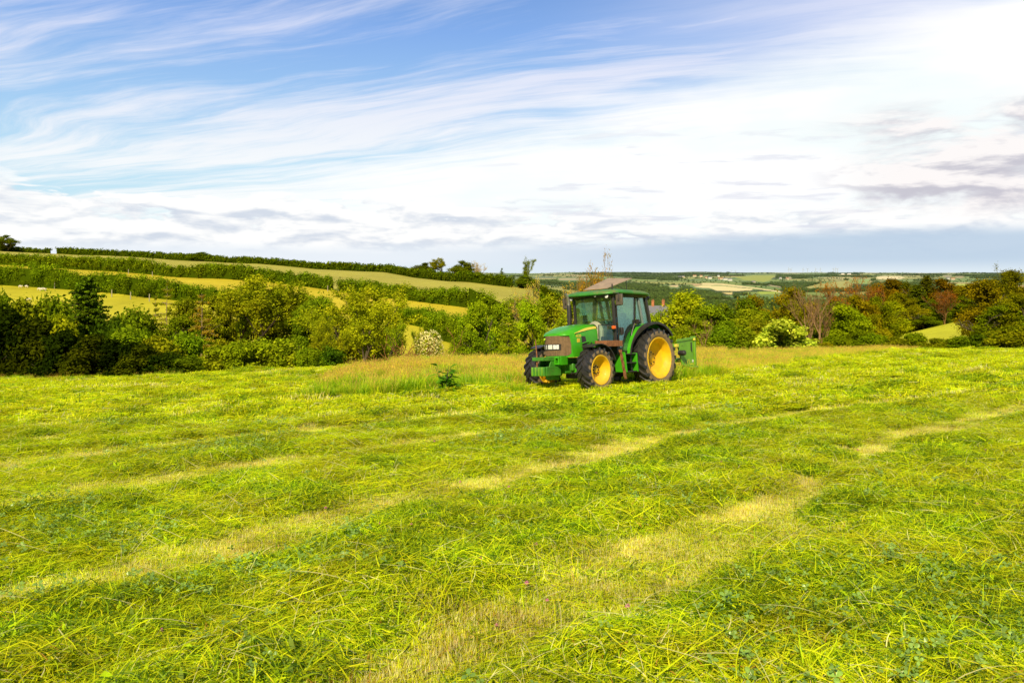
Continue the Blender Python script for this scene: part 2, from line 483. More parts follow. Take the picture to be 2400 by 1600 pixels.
def far_masks(x, y, z):
    """-> px, py, nearest field colour index, wood mask, hedge mask for far country points"""
    px = 1200+F*x/y; py = 640-F*(z-CZ)/y
    # jittered-grid cells for the patchwork
    cs = 210.
    ax = x*.9+y*.3 + 90*(vnoise(x/260, y/300, 77)-.5); ay = -x*.25+y*.75 + 90*(vnoise(x/260, y/300, 78)-.5)
    gx = ax/cs; gy = ay/(cs*1.25)
    ix = np.floor(gx); iy = np.floor(gy)
    d1 = np.full(x.shape, 9.); d2 = np.full(x.shape, 9.); cid = np.zeros(x.shape)
    for i in (-1, 0, 1):
        for j in (-1, 0, 1):
            cx = ix+i; cy = iy+j
            qx = cx+.15+.7*_h(cx, cy, 1); qy = cy+.15+.7*_h(cx, cy, 2)
            d = np.maximum(np.abs(gx-qx), np.abs(gy-qy))*.6 + np.hypot(gx-qx, gy-qy)*.4
            nearer = d < d1
            d2 = np.where(nearer, d1, np.minimum(d2, d))
            cid = np.where(nearer, _h(cx, cy, 3), cid); d1 = np.where(nearer, d, d1)
    hedge = (d2-d1)*cs < 11
    wood = fbm(x/330+3, y/420+1, 55, 3) + .16*(1-sstep(y, 700, 2600)) - .06*sstep(y, 3000, 6000) > .60
    return px, py, cid, wood, hedge

def build_terrain():
    az = np.concatenate([np.linspace(-180, -44, 60)[:-1], np.linspace(-44, 44, 860), np.linspace(44, 180, 60)[1:]])
    az = np.radians(az)
    r = np.concatenate([[.02], np.geomspace(.5, 60, 330), np.geomspace(60.7, 520, 190)[0:], np.geomspace(526, 15000, 240)])
    A, Rr = np.meshgrid(az, r)
    X = Rr*np.sin(A); Y = Rr*np.cos(A)
    Z = H(X.ravel(), Y.ravel()).reshape(X.shape)
    nr, na = X.shape
    V = np.stack([X, Y, Z], -1).reshape(-1, 3)
    i = np.arange(nr-1)[:, None]*na; j = np.arange(na-1)[None, :]
    Q = np.stack([i+j, i+j+1, i+na+j+1, i+na+j], -1).reshape(-1, 4)
    x, y, z = V.T
    rr = np.hypot(x, y); ys = np.maximum(y, rr*.2)
    col = np.zeros((len(V), 3))
    n = fbm(x*.8, y*.8, 12, 4)[:, None]
    la = lane(x, y)[:, None]
    soil = np.array([.15, .18, .015])*(1-la) + np.array([.30, .27, .05])*la
    col[:] = soil*(.7+.6*n)
    # farmland on the near hillside
    px = 1200+F*x/ys; py = 640-F*(z-CZ)/ys
    fn = fbm(x/9, y/9, 13, 5)[:, None]; fn2 = fbm(x/2.2, y/2.2, 43, 3)[:, None]
    past = np.array([.62, .55, .03])*(.62+.5*fn+.26*fn2)
    top = np.array([.50, .45, .07])*(.70+.35*fn+.2*fn2)
    e0 = edge_y(px)
    hill = (rr > e0) & (rr < 640)
    och = np.array([.68, .54, .03])*(.7+.4*fn+.2*fn2)
    lim = np.interp(px, [0, 300, 600, 780, 900, 1100, 1250], [243, 220, 200, 188, 176, 155, 150])
    low = np.interp(px, [0, 300, 600, 900, 1100], [155, 147, 138, 127, 114])
    m = hill[:, None]
    hc = np.where((ys > lim)[:, None], top, np.where((ys > low)[:, None], och, past))
    hc = np.where(((px > 1260) | (ys < 90))[:, None], past*np.array([.95, 1.05, 1]), hc)
    col = np.where(m, hc, col)
    # beyond: patchwork
    far = rr >= 640
    fx, fy, fz = x[far], np.maximum(ys[far], 1), z[far]
    fpx, fpy, cid, wood, hedge = far_masks(fx, fy, fz)
    pal = np.array([(.18,.30,.05),(.30,.36,.06),(.25,.33,.05),(.15,.26,.05),(.40,.40,.08),(.22,.33,.06),(.55,.46,.17),(.18,.29,.08)])
    c = pal[(cid*7.999).astype(int)]
    c = c*(.85+.3*fbm(fx/60, fy/60, 3, 3))[:, None]
    c[hedge] = (.06, .10, .025)
    c[wood] = (.06, .10, .02)
    for poly, cc in FARF:
        k = inpoly(fpx, fpy, poly)
        c[k] = np.array(cc)*(.93+.14*fbm(fx[k]/40, fy[k]/40, 6, 3))[:, None]
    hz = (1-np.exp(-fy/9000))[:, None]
    c = c*(1-hz*.5) + np.array([.40, .44, .42])*hz*.5  # distance haze mixed into the far ground colours
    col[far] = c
    m_, nt, out = new_mat('ground')
    p = nt.node('ShaderNodeBsdfPrincipled'); p.inputs['Roughness'].default_value = .95; p.inputs['Specular IOR Level'].default_value = .1
    a = S(nt, nt.node('ShaderNodeAttribute', attribute_name='Col').outputs['Color'])
    pos = S(nt, nt.node('ShaderNodeNewGeometry').outputs['Position'])
    n1 = nt.noise(pos, 9, 5, .7); n2 = nt.noise(pos, .9, 5, .7)
    v = nt.node('ShaderNodeHueSaturation'); nt.put(v.inputs['Value'], n1*.9 + n2*.5 + .3); nt.put(v.inputs['Color'], a)
    nt.l.new(v.outputs[0], p.inputs['Base Color'])
    b = nt.node('ShaderNodeBump'); b.inputs['Strength'].default_value = .6; b.inputs['Distance'].default_value = .05
    nt.put(b.inputs['Height'], n1); nt.l.new(b.outputs[0], p.inputs['Normal'])
    nt.l.new(p.outputs[0], out.inputs[0])
    me = np_mesh('ground', V, Q, col, m_, True)
    o = link('ground', me); tag(o, 'rolling farmland ground from the mown field to the far hills', 'ground', kind='structure')
build_terrain()

# ------------------------------------------------------------------ scattering by geometry nodes
def scatter(name, P, rot, scale, idx, protos, mats=None):
    """one object of kind stuff: the given meshes set out on points"""
    pc = bpy.data.collections.new(name + '_pieces')      # holds the pieces only, never linked to the scene
    for i, me in enumerate(protos):
        pc.objects.link(bpy.data.objects.new('%s_piece_%02d' % (name, i), me))
    me = bpy.data.meshes.new(name); me.vertices.add(len(P)); me.vertices.foreach_set('co', np.asarray(P, np.float32).ravel())
    a = me.attributes.new('rot', 'FLOAT_VECTOR', 'POINT'); a.data.foreach_set('vector', np.asarray(rot, np.float32).ravel())
    sc3 = np.asarray(scale, np.float32)
    if sc3.ndim == 1: sc3 = np.repeat(sc3[:, None], 3, 1)
    a = me.attributes.new('siz', 'FLOAT_VECTOR', 'POINT'); a.data.foreach_set('vector', sc3.ravel())
    a = me.attributes.new('pick', 'INT', 'POINT'); a.data.foreach_set('value', np.asarray(idx, np.int32))
    o = link(name, me)
    g = bpy.data.node_groups.new(name, 'GeometryNodeTree')
    g.interface.new_socket('Geometry', in_out='INPUT', socket_type='NodeSocketGeometry')
    g.interface.new_socket('Geometry', in_out='OUTPUT', socket_type='NodeSocketGeometry')
    n = g.nodes; gi = n.new('NodeGroupInput'); go = n.new('NodeGroupOutput')
    ip = n.new('GeometryNodeInstanceOnPoints')
    ci = n.new('GeometryNodeCollectionInfo'); ci.inputs['Collection'].default_value = pc
    ci.inputs['Separate Children'].default_value = True; ci.inputs['Reset Children'].default_value = True
    def attr(nm, typ):
        q = n.new('GeometryNodeInputNamedAttribute'); q.data_type = typ; q.inputs[0].default_value = nm
        return q.outputs[0]
    L = g.links.new
    L(gi.outputs[0], ip.inputs['Points']); L(ci.outputs[0], ip.inputs['Instance'])
    ip.inputs['Pick Instance'].default_value = True
    L(attr('pick', 'INT'), ip.inputs['Instance Index'])
    L(attr('rot', 'FLOAT_VECTOR'), ip.inputs['Rotation']); L(attr('siz', 'FLOAT_VECTOR'), ip.inputs['Scale'])
    L(ip.outputs[0], go.inputs[0])
    o.modifiers.new('scatter', 'NODES').node_group = g
    return o

def blades(rng, n, area, L, W, lie, zr, dirmean, dirsd, pal, palw, seg=3, curl=.5, tipfade=1.0, stand=0):
    """grass blades: lie = mean angle above the ground (rad)"""
    bx = (rng.random(n)-.5)*area; by = (rng.random(n)-.5)*area; bz = rng.random(n)**1.5*zr
    ln = rng.uniform(L[0], L[1], n); w = rng.uniform(W[0], W[1], n)
    th = dirmean + rng.normal(0, dirsd, n) + (rng.random(n) < .5)*math.pi*(0 if stand else 1)
    el = rng.normal(lie[0], lie[1], n)
    k = rng.normal(0, curl, n)               # sideways bend
    dr = rng.uniform(.3, 1.3, n)*curl*1.3    # droop
    c = np.array(pal)[rng.choice(len(pal), n, p=np.array(palw)/sum(palw))]*rng.uniform(.75, 1.25, n)[:, None]
    V = []; C = []
    x, y, z = bx.copy(), by.copy(), bz.copy()
    if not stand: x -= np.cos(th)*ln*.5; y -= np.sin(th)*ln*.5
    roll = rng.uniform(-.7, .7, n)
    for s in range(seg+1):
        t = s/seg
        ww = w*(1-t**2.2)*.5 + w*.04
        a = th + k*t; e = el - dr*t
        sx, sy = -np.sin(a), np.cos(a)
        V.append(np.stack([x-sx*ww, y-sy*ww, z-roll*ww], 1)); V.append(np.stack([x+sx*ww, y+sy*ww, z+roll*ww], 1))
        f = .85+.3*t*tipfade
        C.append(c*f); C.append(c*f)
        st = ln/seg
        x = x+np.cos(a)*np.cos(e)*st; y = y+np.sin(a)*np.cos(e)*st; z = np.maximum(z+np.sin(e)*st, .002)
    V = np.stack(V, 1).reshape(-1, 3); C = np.stack(C, 1).reshape(-1, 3)
    b = np.arange(n)[:, None]*(2*(seg+1)); s = np.arange(seg)[None, :]*2
    Q = np.stack([b+s, b+s+1, b+s+3, b+s+2], -1).reshape(-1, 4)
    return V, Q, C
def cat(parts):
    Vs, Qs, Cs = [], [], []; o = 0
    for V, Q, C in parts:
        Vs.append(V); Qs.append(Q+o); Cs.append(C); o += len(V)
    return np.concatenate(Vs), np.concatenate(Qs), np.concatenate(Cs)

M_GRASS = leaf_mat('cut_grass', trans=.46, gloss=.015, objcol=False, wscale=1.3, rnd=.35, con=.9)
M_TALL = leaf_mat('meadow_grass', tint=(1.28, 1.25, .9), trans=.45, gloss=.01, objcol=False, wscale=.5, rnd=.3)
LIME, YEL, MID, DEEP, STR, RED, BLUE = (.87,.95,.010), (.98,.94,.022), (.60,.80,.010), (.13,.25,.008), (.99,.92,.42), (.74,.38,.06), (.42,.58,.07)
DIR = math.atan2(.67, .74)      # the swaths lie along this heading
def tiles():
    t = []
    for k in range(8):      # 0..7 thick cut grass, fine
        rng = np.random.default_rng(100+k)
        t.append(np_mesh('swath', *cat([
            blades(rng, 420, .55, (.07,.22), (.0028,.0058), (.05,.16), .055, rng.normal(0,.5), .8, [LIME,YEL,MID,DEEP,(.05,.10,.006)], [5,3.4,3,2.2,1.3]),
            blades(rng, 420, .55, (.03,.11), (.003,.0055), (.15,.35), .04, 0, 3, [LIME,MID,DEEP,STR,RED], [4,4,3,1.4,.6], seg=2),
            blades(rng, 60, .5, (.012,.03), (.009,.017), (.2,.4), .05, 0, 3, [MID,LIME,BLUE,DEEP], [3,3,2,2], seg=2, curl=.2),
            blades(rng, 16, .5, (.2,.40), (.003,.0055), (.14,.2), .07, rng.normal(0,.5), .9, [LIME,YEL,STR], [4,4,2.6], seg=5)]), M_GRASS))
    for k in range(4):      # 8..11 stubble
        rng = np.random.default_rng(200+k)
        t.append(np_mesh('stubble', *cat([
            blades(rng, 620, .55, (.03,.075), (.003,.0055), (1.15,.3), .0, 0, 3, [STR,YEL,(.85,.62,.2),LIME,RED], [7,3,2,2,.5], seg=2, stand=1, curl=.3),
            blades(rng, 70, .55, (.08,.22), (.003,.006), (.05,.15), .02, 0, .8, [YEL,LIME,STR], [3,3,3])]), M_GRASS))
    for k in range(5):      # 12..16 leafy leftovers with broad leaves, darker clumps
        rng = np.random.default_rng(300+k)
        t.append(np_mesh('clump', *cat([
            blades(rng, 430, .45, (.06,.19), (.0035,.007), (.14,.3), .08, 0, 3, [MID,DEEP,LIME,BLUE], [4,4.2,3,1]),
            blades(rng, 70, .35, (.03,.07), (.012,.022), (.3,.4), .08, 0, 3, [BLUE,MID,DEEP], [2,3,2], seg=2, curl=.2),
            blades(rng, 9, .3, (.15,.32), (.003,.005), (.6,.3), .03, 0, 3, [LIME,YEL,MID], [4,3,2], seg=5, stand=1)]), M_GRASS))
    for k in range(5):      # 17..21 coarse matted grass for the middle distance
        rng = np.random.default_rng(400+k)
        t.append(np_mesh('mat', *cat([
            blades(rng, 560, 1.5, (.12,.34), (.008,.017), (.06,.16), .05, rng.normal(0,.3), .5, [LIME,YEL,MID,DEEP,STR], [6,4,2.2,.9,.8], seg=3),
            blades(rng, 420, 1.5, (.05,.13), (.010,.018), (.5,.5), .03, 0, 3, [LIME,YEL,MID,DEEP], [5,3,3,1.6], seg=2)]), M_GRASS))
    for k in range(3):      # 22..24 coarse stubble
        rng = np.random.default_rng(500+k)
        t.append(np_mesh('coarse_stubble', *cat([
            blades(rng, 640, 1.3, (.05,.12), (.010,.018), (.9,.4), .0, 0, 3, [STR,YEL,LIME,(.85,.7,.2)], [6,4,2,3], seg=2, stand=1, curl=.3)]), M_GRASS))
    return t
def normal_rot(x, y, rz):
    h = .25
    gx = (H(x+h, y)-H(x-h, y))/(2*h); gy = (H(x, y+h)-H(x, y-h))/(2*h)
    gx = np.clip(gx, -.35, .35); gy = np.clip(gy, -.35, .35)
    # euler XYZ: small tilts applied after the turn about Z would need a matrix; build them
    out = np.zeros((len(x), 3), np.float32)
    n = np.stack([-gx, -gy, np.ones_like(gx)], 1); n /= np.linalg.norm(n, axis=1)[:, None]
    c, s = np.cos(rz), np.sin(rz)
    t = np.stack([c, s, np.zeros_like(c)], 1); t -= (t*n).sum(1)[:, None]*n; t /= np.linalg.norm(t, axis=1)[:, None]
    b = np.cross(n, t)
    # matrix columns t,b,n -> euler xyz
    out[:, 1] = -np.arcsin(np.clip(t[:, 2], -1, 1))
    out[:, 0] = np.arctan2(b[:, 2], n[:, 2]); out[:, 2] = np.arctan2(t[:, 1], t[:, 0])
    return out
TALL_POLY = [(722,946),(790,930),(870,938),(960,925),(1010,930),(1100,918),(1215,930),(1330,905),(1500,905),(1610,898),(1740,872),(1850,862),(1960,842),(2060,832),(2170,822),(2170,806),(1900,806),(1640,812),(1230,834),(1040,840),(925,846),(915,862),(830,876),(760,905)]
TALL_LEFT = [(-200,905),(0,893),(120,889),(250,882),(330,878),(420,880),(440,868),(300,864),(0,872),(-200,880)]
def is_tall(x, y):
    z = -.076*y+.022*x
    px = 1200+F*x/y; py = 640-F*(z-CZ)/y
    j = (fbm(x*.9, y*.9, 61, 2)-.5)*10
    return inpoly(px, py+j, TALL_POLY) | inpoly(px, py+j*.6, TALL_LEFT)
T_POS = Vector((3.447, 23.495, 0))
def field_grass():
    rng = np.random.default_rng(7)
    T = tiles()
    P, RZ, SC, IX = [], [], [], []
    def put(n, y0, y1, spread, fine):
        v = rng.random(n)
        y = np.sqrt(y0*y0 + v*(y1*y1-y0*y0))             # even over the wedge
        u = (rng.random(n)*2-1)*spread
        x = u*y
        k = ~is_tall(x, y) if not fine else np.ones(n, bool)
        k &= y < edge_y(1200+F*u)+.5
        x, y = x[k], y[k]; m = len(x)
        l = lane(x, y); r = rng.random(m); cl = fbm(x*.9+9, y*.9, 33, 3)
        if fine:
            ix = rng.integers(0, 8, m)
            ix = np.where((cl > .57) & (r < .42), rng.integers(12, 17, m), ix)
            st = l > .35 + .3*rng.random(m)
            ix = np.where(st, rng.integers(8, 12, m), ix)
            # a thin scatter of loose blades over the lanes too
            ix = np.where(st & (r < .20), rng.integers(0, 8, m), ix)
            s = rng.uniform(.68, 1.05, m)
        else:
            ix = rng.integers(17, 22, m)
            ix = np.where((cl > .60) & (r < .35), rng.integers(12, 17, m), ix)
            ix = np.where(l > .3+.3*rng.random(m), rng.integers(22, 25, m), ix)
            s = rng.uniform(.8, 1.25, m)*np.where((ix >= 12) & (ix < 17), 1.8, 1)
        big = fbm(x*.3, y*.3, 91, 2)
        rz = DIR + (big-.5)*1.6 + rng.normal(0, .25, m) + (rng.random(m) < .5)*math.pi
        z = H(x, y)
        P.append(np.stack([x, y, z], 1)); RZ.append(normal_rot(x, y, rz)); SC.append(s); IX.append(ix)
    put(4000, 1.2, 9.5, .85, True)
    put(4600, 9.0, 17, .80, True)
    put(9500, 15, 60, .86, False)
    o = scatter('mown_grass', np.concatenate(P), np.concatenate(RZ), np.concatenate(SC), np.concatenate(IX), T)
    tag(o, 'freshly mown bright green grass lying in rows with pale stubble lanes', 'grass', kind='stuff')
field_grass()

DOCK = hit(1046, 924, 10)
def tall_grass():
    rng = np.random.default_rng(11)
    T = []
    G1, G2, TAN, PUR, BUT = (.34,.52,.02), (.56,.58,.04), (.74,.54,.16), (.58,.28,.14), (.95,.72,.01)
    for k in range(8):
        r = np.random.default_rng(600+k)
        tall = .42 + .05*(k % 3)
        parts = [blades(r, 46, .35, (tall*.45, tall*.9), (.008,.016), (1.25,.2), .0, 0, 3, [G1,G2,LIME], [4,4,4], seg=3, stand=1, curl=.35)]
        parts.append(blades(r, 20, .35, (tall*.9, tall*1.25), (.005,.009), (1.38,.12), .0, 0, 3, [TAN,G2], [3,2], seg=3, stand=1, curl=.15))
        # seed heads
        n = 16; V = []; Q = []; C = []
        px = (r.random(n)-.5)*.35; py = (r.random(n)-.5)*.35; pz = r.uniform(tall*.75, tall*1.2, n)
        for i in range(n):
            cc = np.array([PUR, TAN, TAN, G2, (.45,.28,.12)][r.integers(0, 5)])*r.uniform(.7, 1.3); h = r.uniform(.04, .09); w = r.uniform(.010, .02); a = r.uniform(0, 6.28)
            dx, dy = math.cos(a)*w*.5, math.sin(a)*w*.5
            b = len(V); V += [(px[i], py[i], pz[i]), (px[i]+dx, py[i]+dy, pz[i]+h*.4), (px[i], py[i], pz[i]+h), (px[i]-dx, py[i]-dy, pz[i]+h*.4)]
            Q.append((b, b+1, b+2, b+3)); C += [cc]*4
        if k >= 4:
            for i in range(4):
                x_, y_, z_ = (r.random()-.5)*.35, (r.random()-.5)*.35, r.uniform(tall*.6, tall*1.0); s = .014
                b = len(V); V += [(x_-s, y_, z_-s*.6), (x_, y_-s*.3, z_-s), (x_+s, y_, z_), (x_, y_+s*.3, z_+s)]; Q.append((b, b+1, b+2, b+3)); C += [np.array(BUT)]*4
        parts.append((np.array(V), np.array(Q), np.array(C)))
        T.append(np_mesh('tall_tuft', *cat(parts), M_TALL))
    for k in range(3):     # lush green tufts, no seed heads
        r = np.random.default_rng(700+k)
        T.append(np_mesh('lush_tuft', *blades(r, 90, .4, (.2,.5), (.008,.018), (1.25,.25), .0, 0, 3, [(.30,.50,.015),(.46,.58,.02),(.18,.34,.015)], [4,4,2], seg=3, stand=1, curl=.5), M_TALL))
    n = 70000
    y = rng.uniform(18, 60, n)*1.0; u = rng.uniform(-.75, .75, n); x = u*y
    k = is_tall(x, y) & (y < edge_y(1200+F*u)+1.5)
    x, y = x[k], y[k]
    # keep the tractor's wheels clear
    th = .777; h = (-math.sin(th), -math.cos(th)); l = (math.cos(th), -math.sin(th))
    a = (x-3.447)*h[0]+(y-23.495)*h[1]; b = (x-3.447)*l[0]+(y-23.495)*l[1]
    k = ~((a > -1.3) & (a < 4.2) & (b > -1.6) & (b < 1.8)); x, y = x[k], y[k]
    m = len(x)
    px = 1200+F*x/y; py = 640+F*(CZ+.076*y-.022*x)/y
    front = inpoly(px, py+16*np.minimum(1, 24/y), TALL_POLY)  # well inside; the rim of the patch is lush and green
    ix = rng.integers(0, 8, m)
    gn = fbm(x*.45+3, y*.45, 71, 3)
    ix = np.where((~front & (rng.random(m) < .62) & (px < 1250)) | ((gn > .52) & (rng.random(m) < .65)), rng.integers(8, 11, m), ix)
    s = rng.uniform(.5, 1.1, m)*(.42+.85*fbm(x*.6, y*.6, 72, 3))
    s = np.where(px < 500, s*.62, s)*np.where(px > 1700, .75, 1)
    s = np.where(np.hypot(x-DOCK[0], y-DOCK[1]+.4) < .5, s*.6, s)
    o = scatter('meadow_grass', np.stack([x, y, H(x, y)-.03], 1), np.stack([rng.normal(0, .12, m), rng.normal(0, .12, m), rng.random(m)*6.28], 1), s, ix, T)
    tag(o, 'tall uncut meadow grass with brown seed heads around the tractor', 'grass', kind='stuff')
tall_grass()

def clover():
    rng = np.random.default_rng(5)
    T = []
    for k in range(6):
        V = []; Q = []; C = []
        for j in range(rng.integers(3, 7)):
            c0 = np.array([rng.normal(0, .05), rng.normal(0, .05), rng.uniform(.03, .10)])
            nrm = Vector((rng.normal(0, .45), rng.normal(0, .45), 1)).normalized(); q = nrm.to_track_quat('Z', 'Y').to_matrix()
            L = rng.uniform(.015, .026); base = rng.random()*6.28
            col = np.array((.28, .44, .07))*rng.uniform(.7, 1.35)
            for t in range(3):
                a = base+t*2.094
                ax = Vector((math.cos(a), math.sin(a), .15)); bx = Vector((-math.sin(a), math.cos(a), 0))
                pts = [(0, 0), (.35, .30), (.72, .36), (1, .16), (1, -.16), (.72, -.36), (.35, -.30)]
                ring = [c0+np.array(q @ (ax*(p*L)+bx*(w*L)+Vector((0, 0, .12*L*abs(w)*4)))) for p, w in pts]
                b = len(V); V += ring
                Q += [(b, b+1, b+2, b+6), (b+2, b+3, b+5, b+6), (b+3, b+4, b+5, b+5)]
                C += [col*(.85 if abs(w) < .1 else 1.05) for p, w in pts]
        me = bpy.data.meshes.new('clover'); Vn = np.array(V)
        me.from_pydata([tuple(v) for v in Vn], [], [q if q[2] != q[3] else q[:3] for q in Q])
        a = me.color_attributes.new('Col', 'FLOAT_COLOR', 'POINT')
        cc = np.ones((len(V), 4), np.float32); cc[:, :3] = np.array(C); a.data.foreach_set('color', cc.ravel())
        me.materials.append(M_CLOVER); T.append(me)
    n = 9000
    y = np.sqrt(1.5**2+rng.random(n)*(15**2-1.5**2)); x = (rng.random(n)*2-1)*.75*y
    cl = fbm(x*.7+20, y*.7, 44, 3); k = (lane(x, y) < .4) & (cl+rng.normal(0, .07, n) > .60); x, y = x[k], y[k]; m = len(x)
    o = scatter('clover_leaves', np.stack([x, y, H(x, y)+rng.uniform(-.01, .04, m)], 1), np.stack([rng.normal(0, .3, m), rng.normal(0, .3, m), rng.random(m)*6.28], 1), rng.uniform(.8, 1.35, m), rng.integers(0, 6, m), T)
    tag(o, 'grey green clover leaves strewn through the cut grass', 'clover', kind='stuff')
M_CLOVER = leaf_mat('clover', trans=.25, gloss=.05, objcol=False, wscale=2, rnd=.3)
clover()
# ------------------------------------------------------------------ trees
M_LEAF = leaf_mat('foliage', tint=(2.15, 1.88, .66), trans=.36, gloss=.0, wscale=.28)
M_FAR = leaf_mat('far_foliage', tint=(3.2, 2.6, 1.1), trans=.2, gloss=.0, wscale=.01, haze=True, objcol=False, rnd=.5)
def bark_mat(name, c):
    m, nt, out = new_mat(name)
    p = nt.node('ShaderNodeBsdfPrincipled'); p.inputs['Roughness'].default_value = .9; p.inputs['Specular IOR Level'].default_value = .1
    ob = S(nt, nt.node('ShaderNodeTexCoord').outputs['Object'])
    n = nt.noise(nt.mix(1.0, ob, (6, 6, 1.2), 'MULTIPLY'), 3, 5, .7)
    oc = S(nt, nt.node('ShaderNodeObjectInfo').outputs['Color'])
    nt.put(p.inputs['Base Color'], nt.mix(1.0, nt.mix(n, tuple(v*.5 for v in c), tuple(v*1.5 for v in c)), oc, 'MULTIPLY'))
    nt.l.new(p.outputs[0], out.inputs[0]); return m
M_BARK = bark_mat('bark', (.11, .085, .055))
M_PALEBARK = bark_mat('pale_bark', (.34, .24, .14))

def leaves(rng, cen, rad, n, size, nrm=None, pal=((.10,.16,.02),(.15,.21,.03),(.07,.12,.015)), flat=0, squash=1.0, shell=.55):
    """n leaf faces spread over clusters cen (k,3) with radii rad (k,)"""
    cen = np.asarray(cen, float); rad = np.asarray(rad, float)
    w = rad**2; idx = rng.choice(len(cen), n, p=w/w.sum())
    d = rng.normal(size=(n, 3)); d /= np.linalg.norm(d, axis=1)[:, None]
    rr = (shell + (1-shell)*rng.random(n))*(1+rng.normal(0, .10, n))
    off = d*rr[:, None]*rad[idx][:, None]; off[:, 2] *= squash
    c = cen[idx]+off
    nn = d*.8 + rng.normal(0, .6, (n, 3)) + np.array([0, 0, .35])
    if flat: nn = nn*(1-flat) + np.array([0, 0, 1.])*flat
    nn /= np.linalg.norm(nn, axis=1)[:, None]
    t = np.cross(nn, rng.normal(size=(n, 3))); t /= np.linalg.norm(t, axis=1)[:, None]
    b = np.cross(nn, t)
    s = size*rng.uniform(.6, 1.35, n)[:, None]
    V = np.stack([c-t*s, c-b*s*.55+nn*s*.15, c+t*s, c+b*s*.55+nn*s*.15], 1).reshape(-1, 3)
    Q = np.arange(4*n).reshape(-1, 4)
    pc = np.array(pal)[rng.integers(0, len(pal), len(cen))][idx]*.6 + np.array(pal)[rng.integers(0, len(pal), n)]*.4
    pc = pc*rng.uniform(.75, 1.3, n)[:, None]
    # all corners of a leaf share its colour
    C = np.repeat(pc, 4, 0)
    return V, Q, C

def grow(rng, segs, tips, p, d, L, r, lev, maxlev, up=.25, spread=.7, kids=(2, 4), wob=.18, ratio=.68):
    steps = 4 if lev == 0 else 3
    pts = [np.array(p)]; d = np.array(d, float)
    for i in range(steps):
        d = d + rng.normal(0, wob, 3) + np.array([0, 0, up*.35]); d /= np.linalg.norm(d)
        pts.append(pts[-1]+d*L/steps)
    segs.append((pts, np.linspace(r, r*.62, steps+1)))
    if lev >= maxlev:
        tips.append(pts[-1]); tips.append(pts[-2]); return
    for k in range(rng.integers(kids[0], kids[1]+1)):
        q = pts[-1] if k == 0 else pts[rng.integers(max(1, steps-2), steps+1)]
        a = rng.random()*6.28; side = np.array([math.cos(a), math.sin(a), rng.uniform(-.1, .5)])
        nd = d*(1-spread*.5) + side*spread; nd /= np.linalg.norm(nd)
        grow(rng, segs, tips, q, nd, L*ratio*rng.uniform(.8, 1.15), r*.58, lev+1, maxlev, up, spread, kids, wob, ratio)

def seg_mesh(name, segs, mat, n=5, minr=0):
    m = MB()
    for pts, rr in segs:
        m.tube(pts, [max(minr, float(v)) for v in rr], n if rr[0] > .04 else 3, caps=False)
    me = bpy.data.meshes.new(name); me.from_pydata(m.v, [], m.f); me.materials.append(mat)
    me.polygons.foreach_set('use_smooth', [True]*len(me.polygons)); return me

# every kind is made at 8 m tall and about 6 m wide, then scaled
OL = ((.17,.22,.018),(.24,.28,.025),(.11,.16,.012)); GR = ((.13,.20,.015),(.20,.27,.02),(.08,.13,.01))
DK = ((.05,.10,.012),(.08,.14,.015),(.035,.07,.01)); RD = ((.17,.09,.025),(.22,.12,.035),(.13,.11,.025))
def k_broad(seed, pal, n=13000, size=.105, low=.12):
    rng = np.random.default_rng(seed); segs = []; tips = []
    grow(rng, segs, tips, (0, 0, -.6), (0, 0, 1), 3.2, .20, 0, 3, .3, .75)
    cen = []; rad = []
    for i in range(46):
        a = rng.random()*6.28; h = rng.random()
        prof = math.sin(math.pi*(.18+.80*h))**.75
        R_ = 2.5*prof*rng.uniform(.45, 1.05)
        cen.append((R_*math.cos(a), R_*math.sin(a), 8*(low+(.90-low)*h))); rad.append(rng.uniform(.45, 1.05)*(1.1-.35*h))
    V = leaves(rng, cen, rad, n, size, pal=pal, squash=.8)
    sp = leaves(rng, cen, [r*1.35 for r in rad], n//9, size, pal=pal, shell=.8)
    core = leaves(rng, [(c[0]*.7, c[1]*.7, c[2]*.92+.2) for c in cen], [r*.8 for r in rad], n//7, size*2.3, pal=[tuple(v*.45 for v in q) for q in pal], shell=.1)  # inner leaves darkened: the crown's inside shade is put into their colour
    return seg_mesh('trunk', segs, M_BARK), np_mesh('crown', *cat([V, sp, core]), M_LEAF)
def k_airy(seed, pal, trunks=1, n=15000, size=.085):
    rng = np.random.default_rng(seed); segs = []; tips = []
    for t in range(trunks):
        a = rng.random()*6.28; sp = 0 if trunks == 1 else .28
        grow(rng, segs, tips, (math.cos(a)*sp*2, math.sin(a)*sp*2, -.6), (math.cos(a)*sp, math.sin(a)*sp, 1), 3.3 if trunks == 1 else 3.9, .17 if trunks == 1 else .09, 0, 4 if trunks == 1 else 3, .22, .72, (2, 3) if trunks > 1 else (2, 4), .13, .70)
    tips = np.array(tips)
    s = np.array([3.0/np.percentile(np.abs(tips[:, :2]), 97)]*2+[7.7/np.percentile(tips[:, 2], 99)])
    segs = [([p*s for p in pts], rr) for pts, rr in segs]; tips = tips*s
    mids = [pts[k_] for pts, rr in segs if rr[0] < .075 for k_ in (1, 2)]
    tips = np.array(list(tips)+[mids[q] for q in rng.choice(len(mids), min(len(mids), 200), replace=False)])
    if len(tips) > 560: tips = tips[rng.choice(len(tips), 560, replace=False)]
    rad = rng.uniform(.30, .72, len(tips))
    V = leaves(rng, tips, rad, n, size, pal=pal, shell=.2, squash=.7)
    return seg_mesh('trunk', segs, M_BARK, minr=.012), np_mesh('crown', *V, M_LEAF)
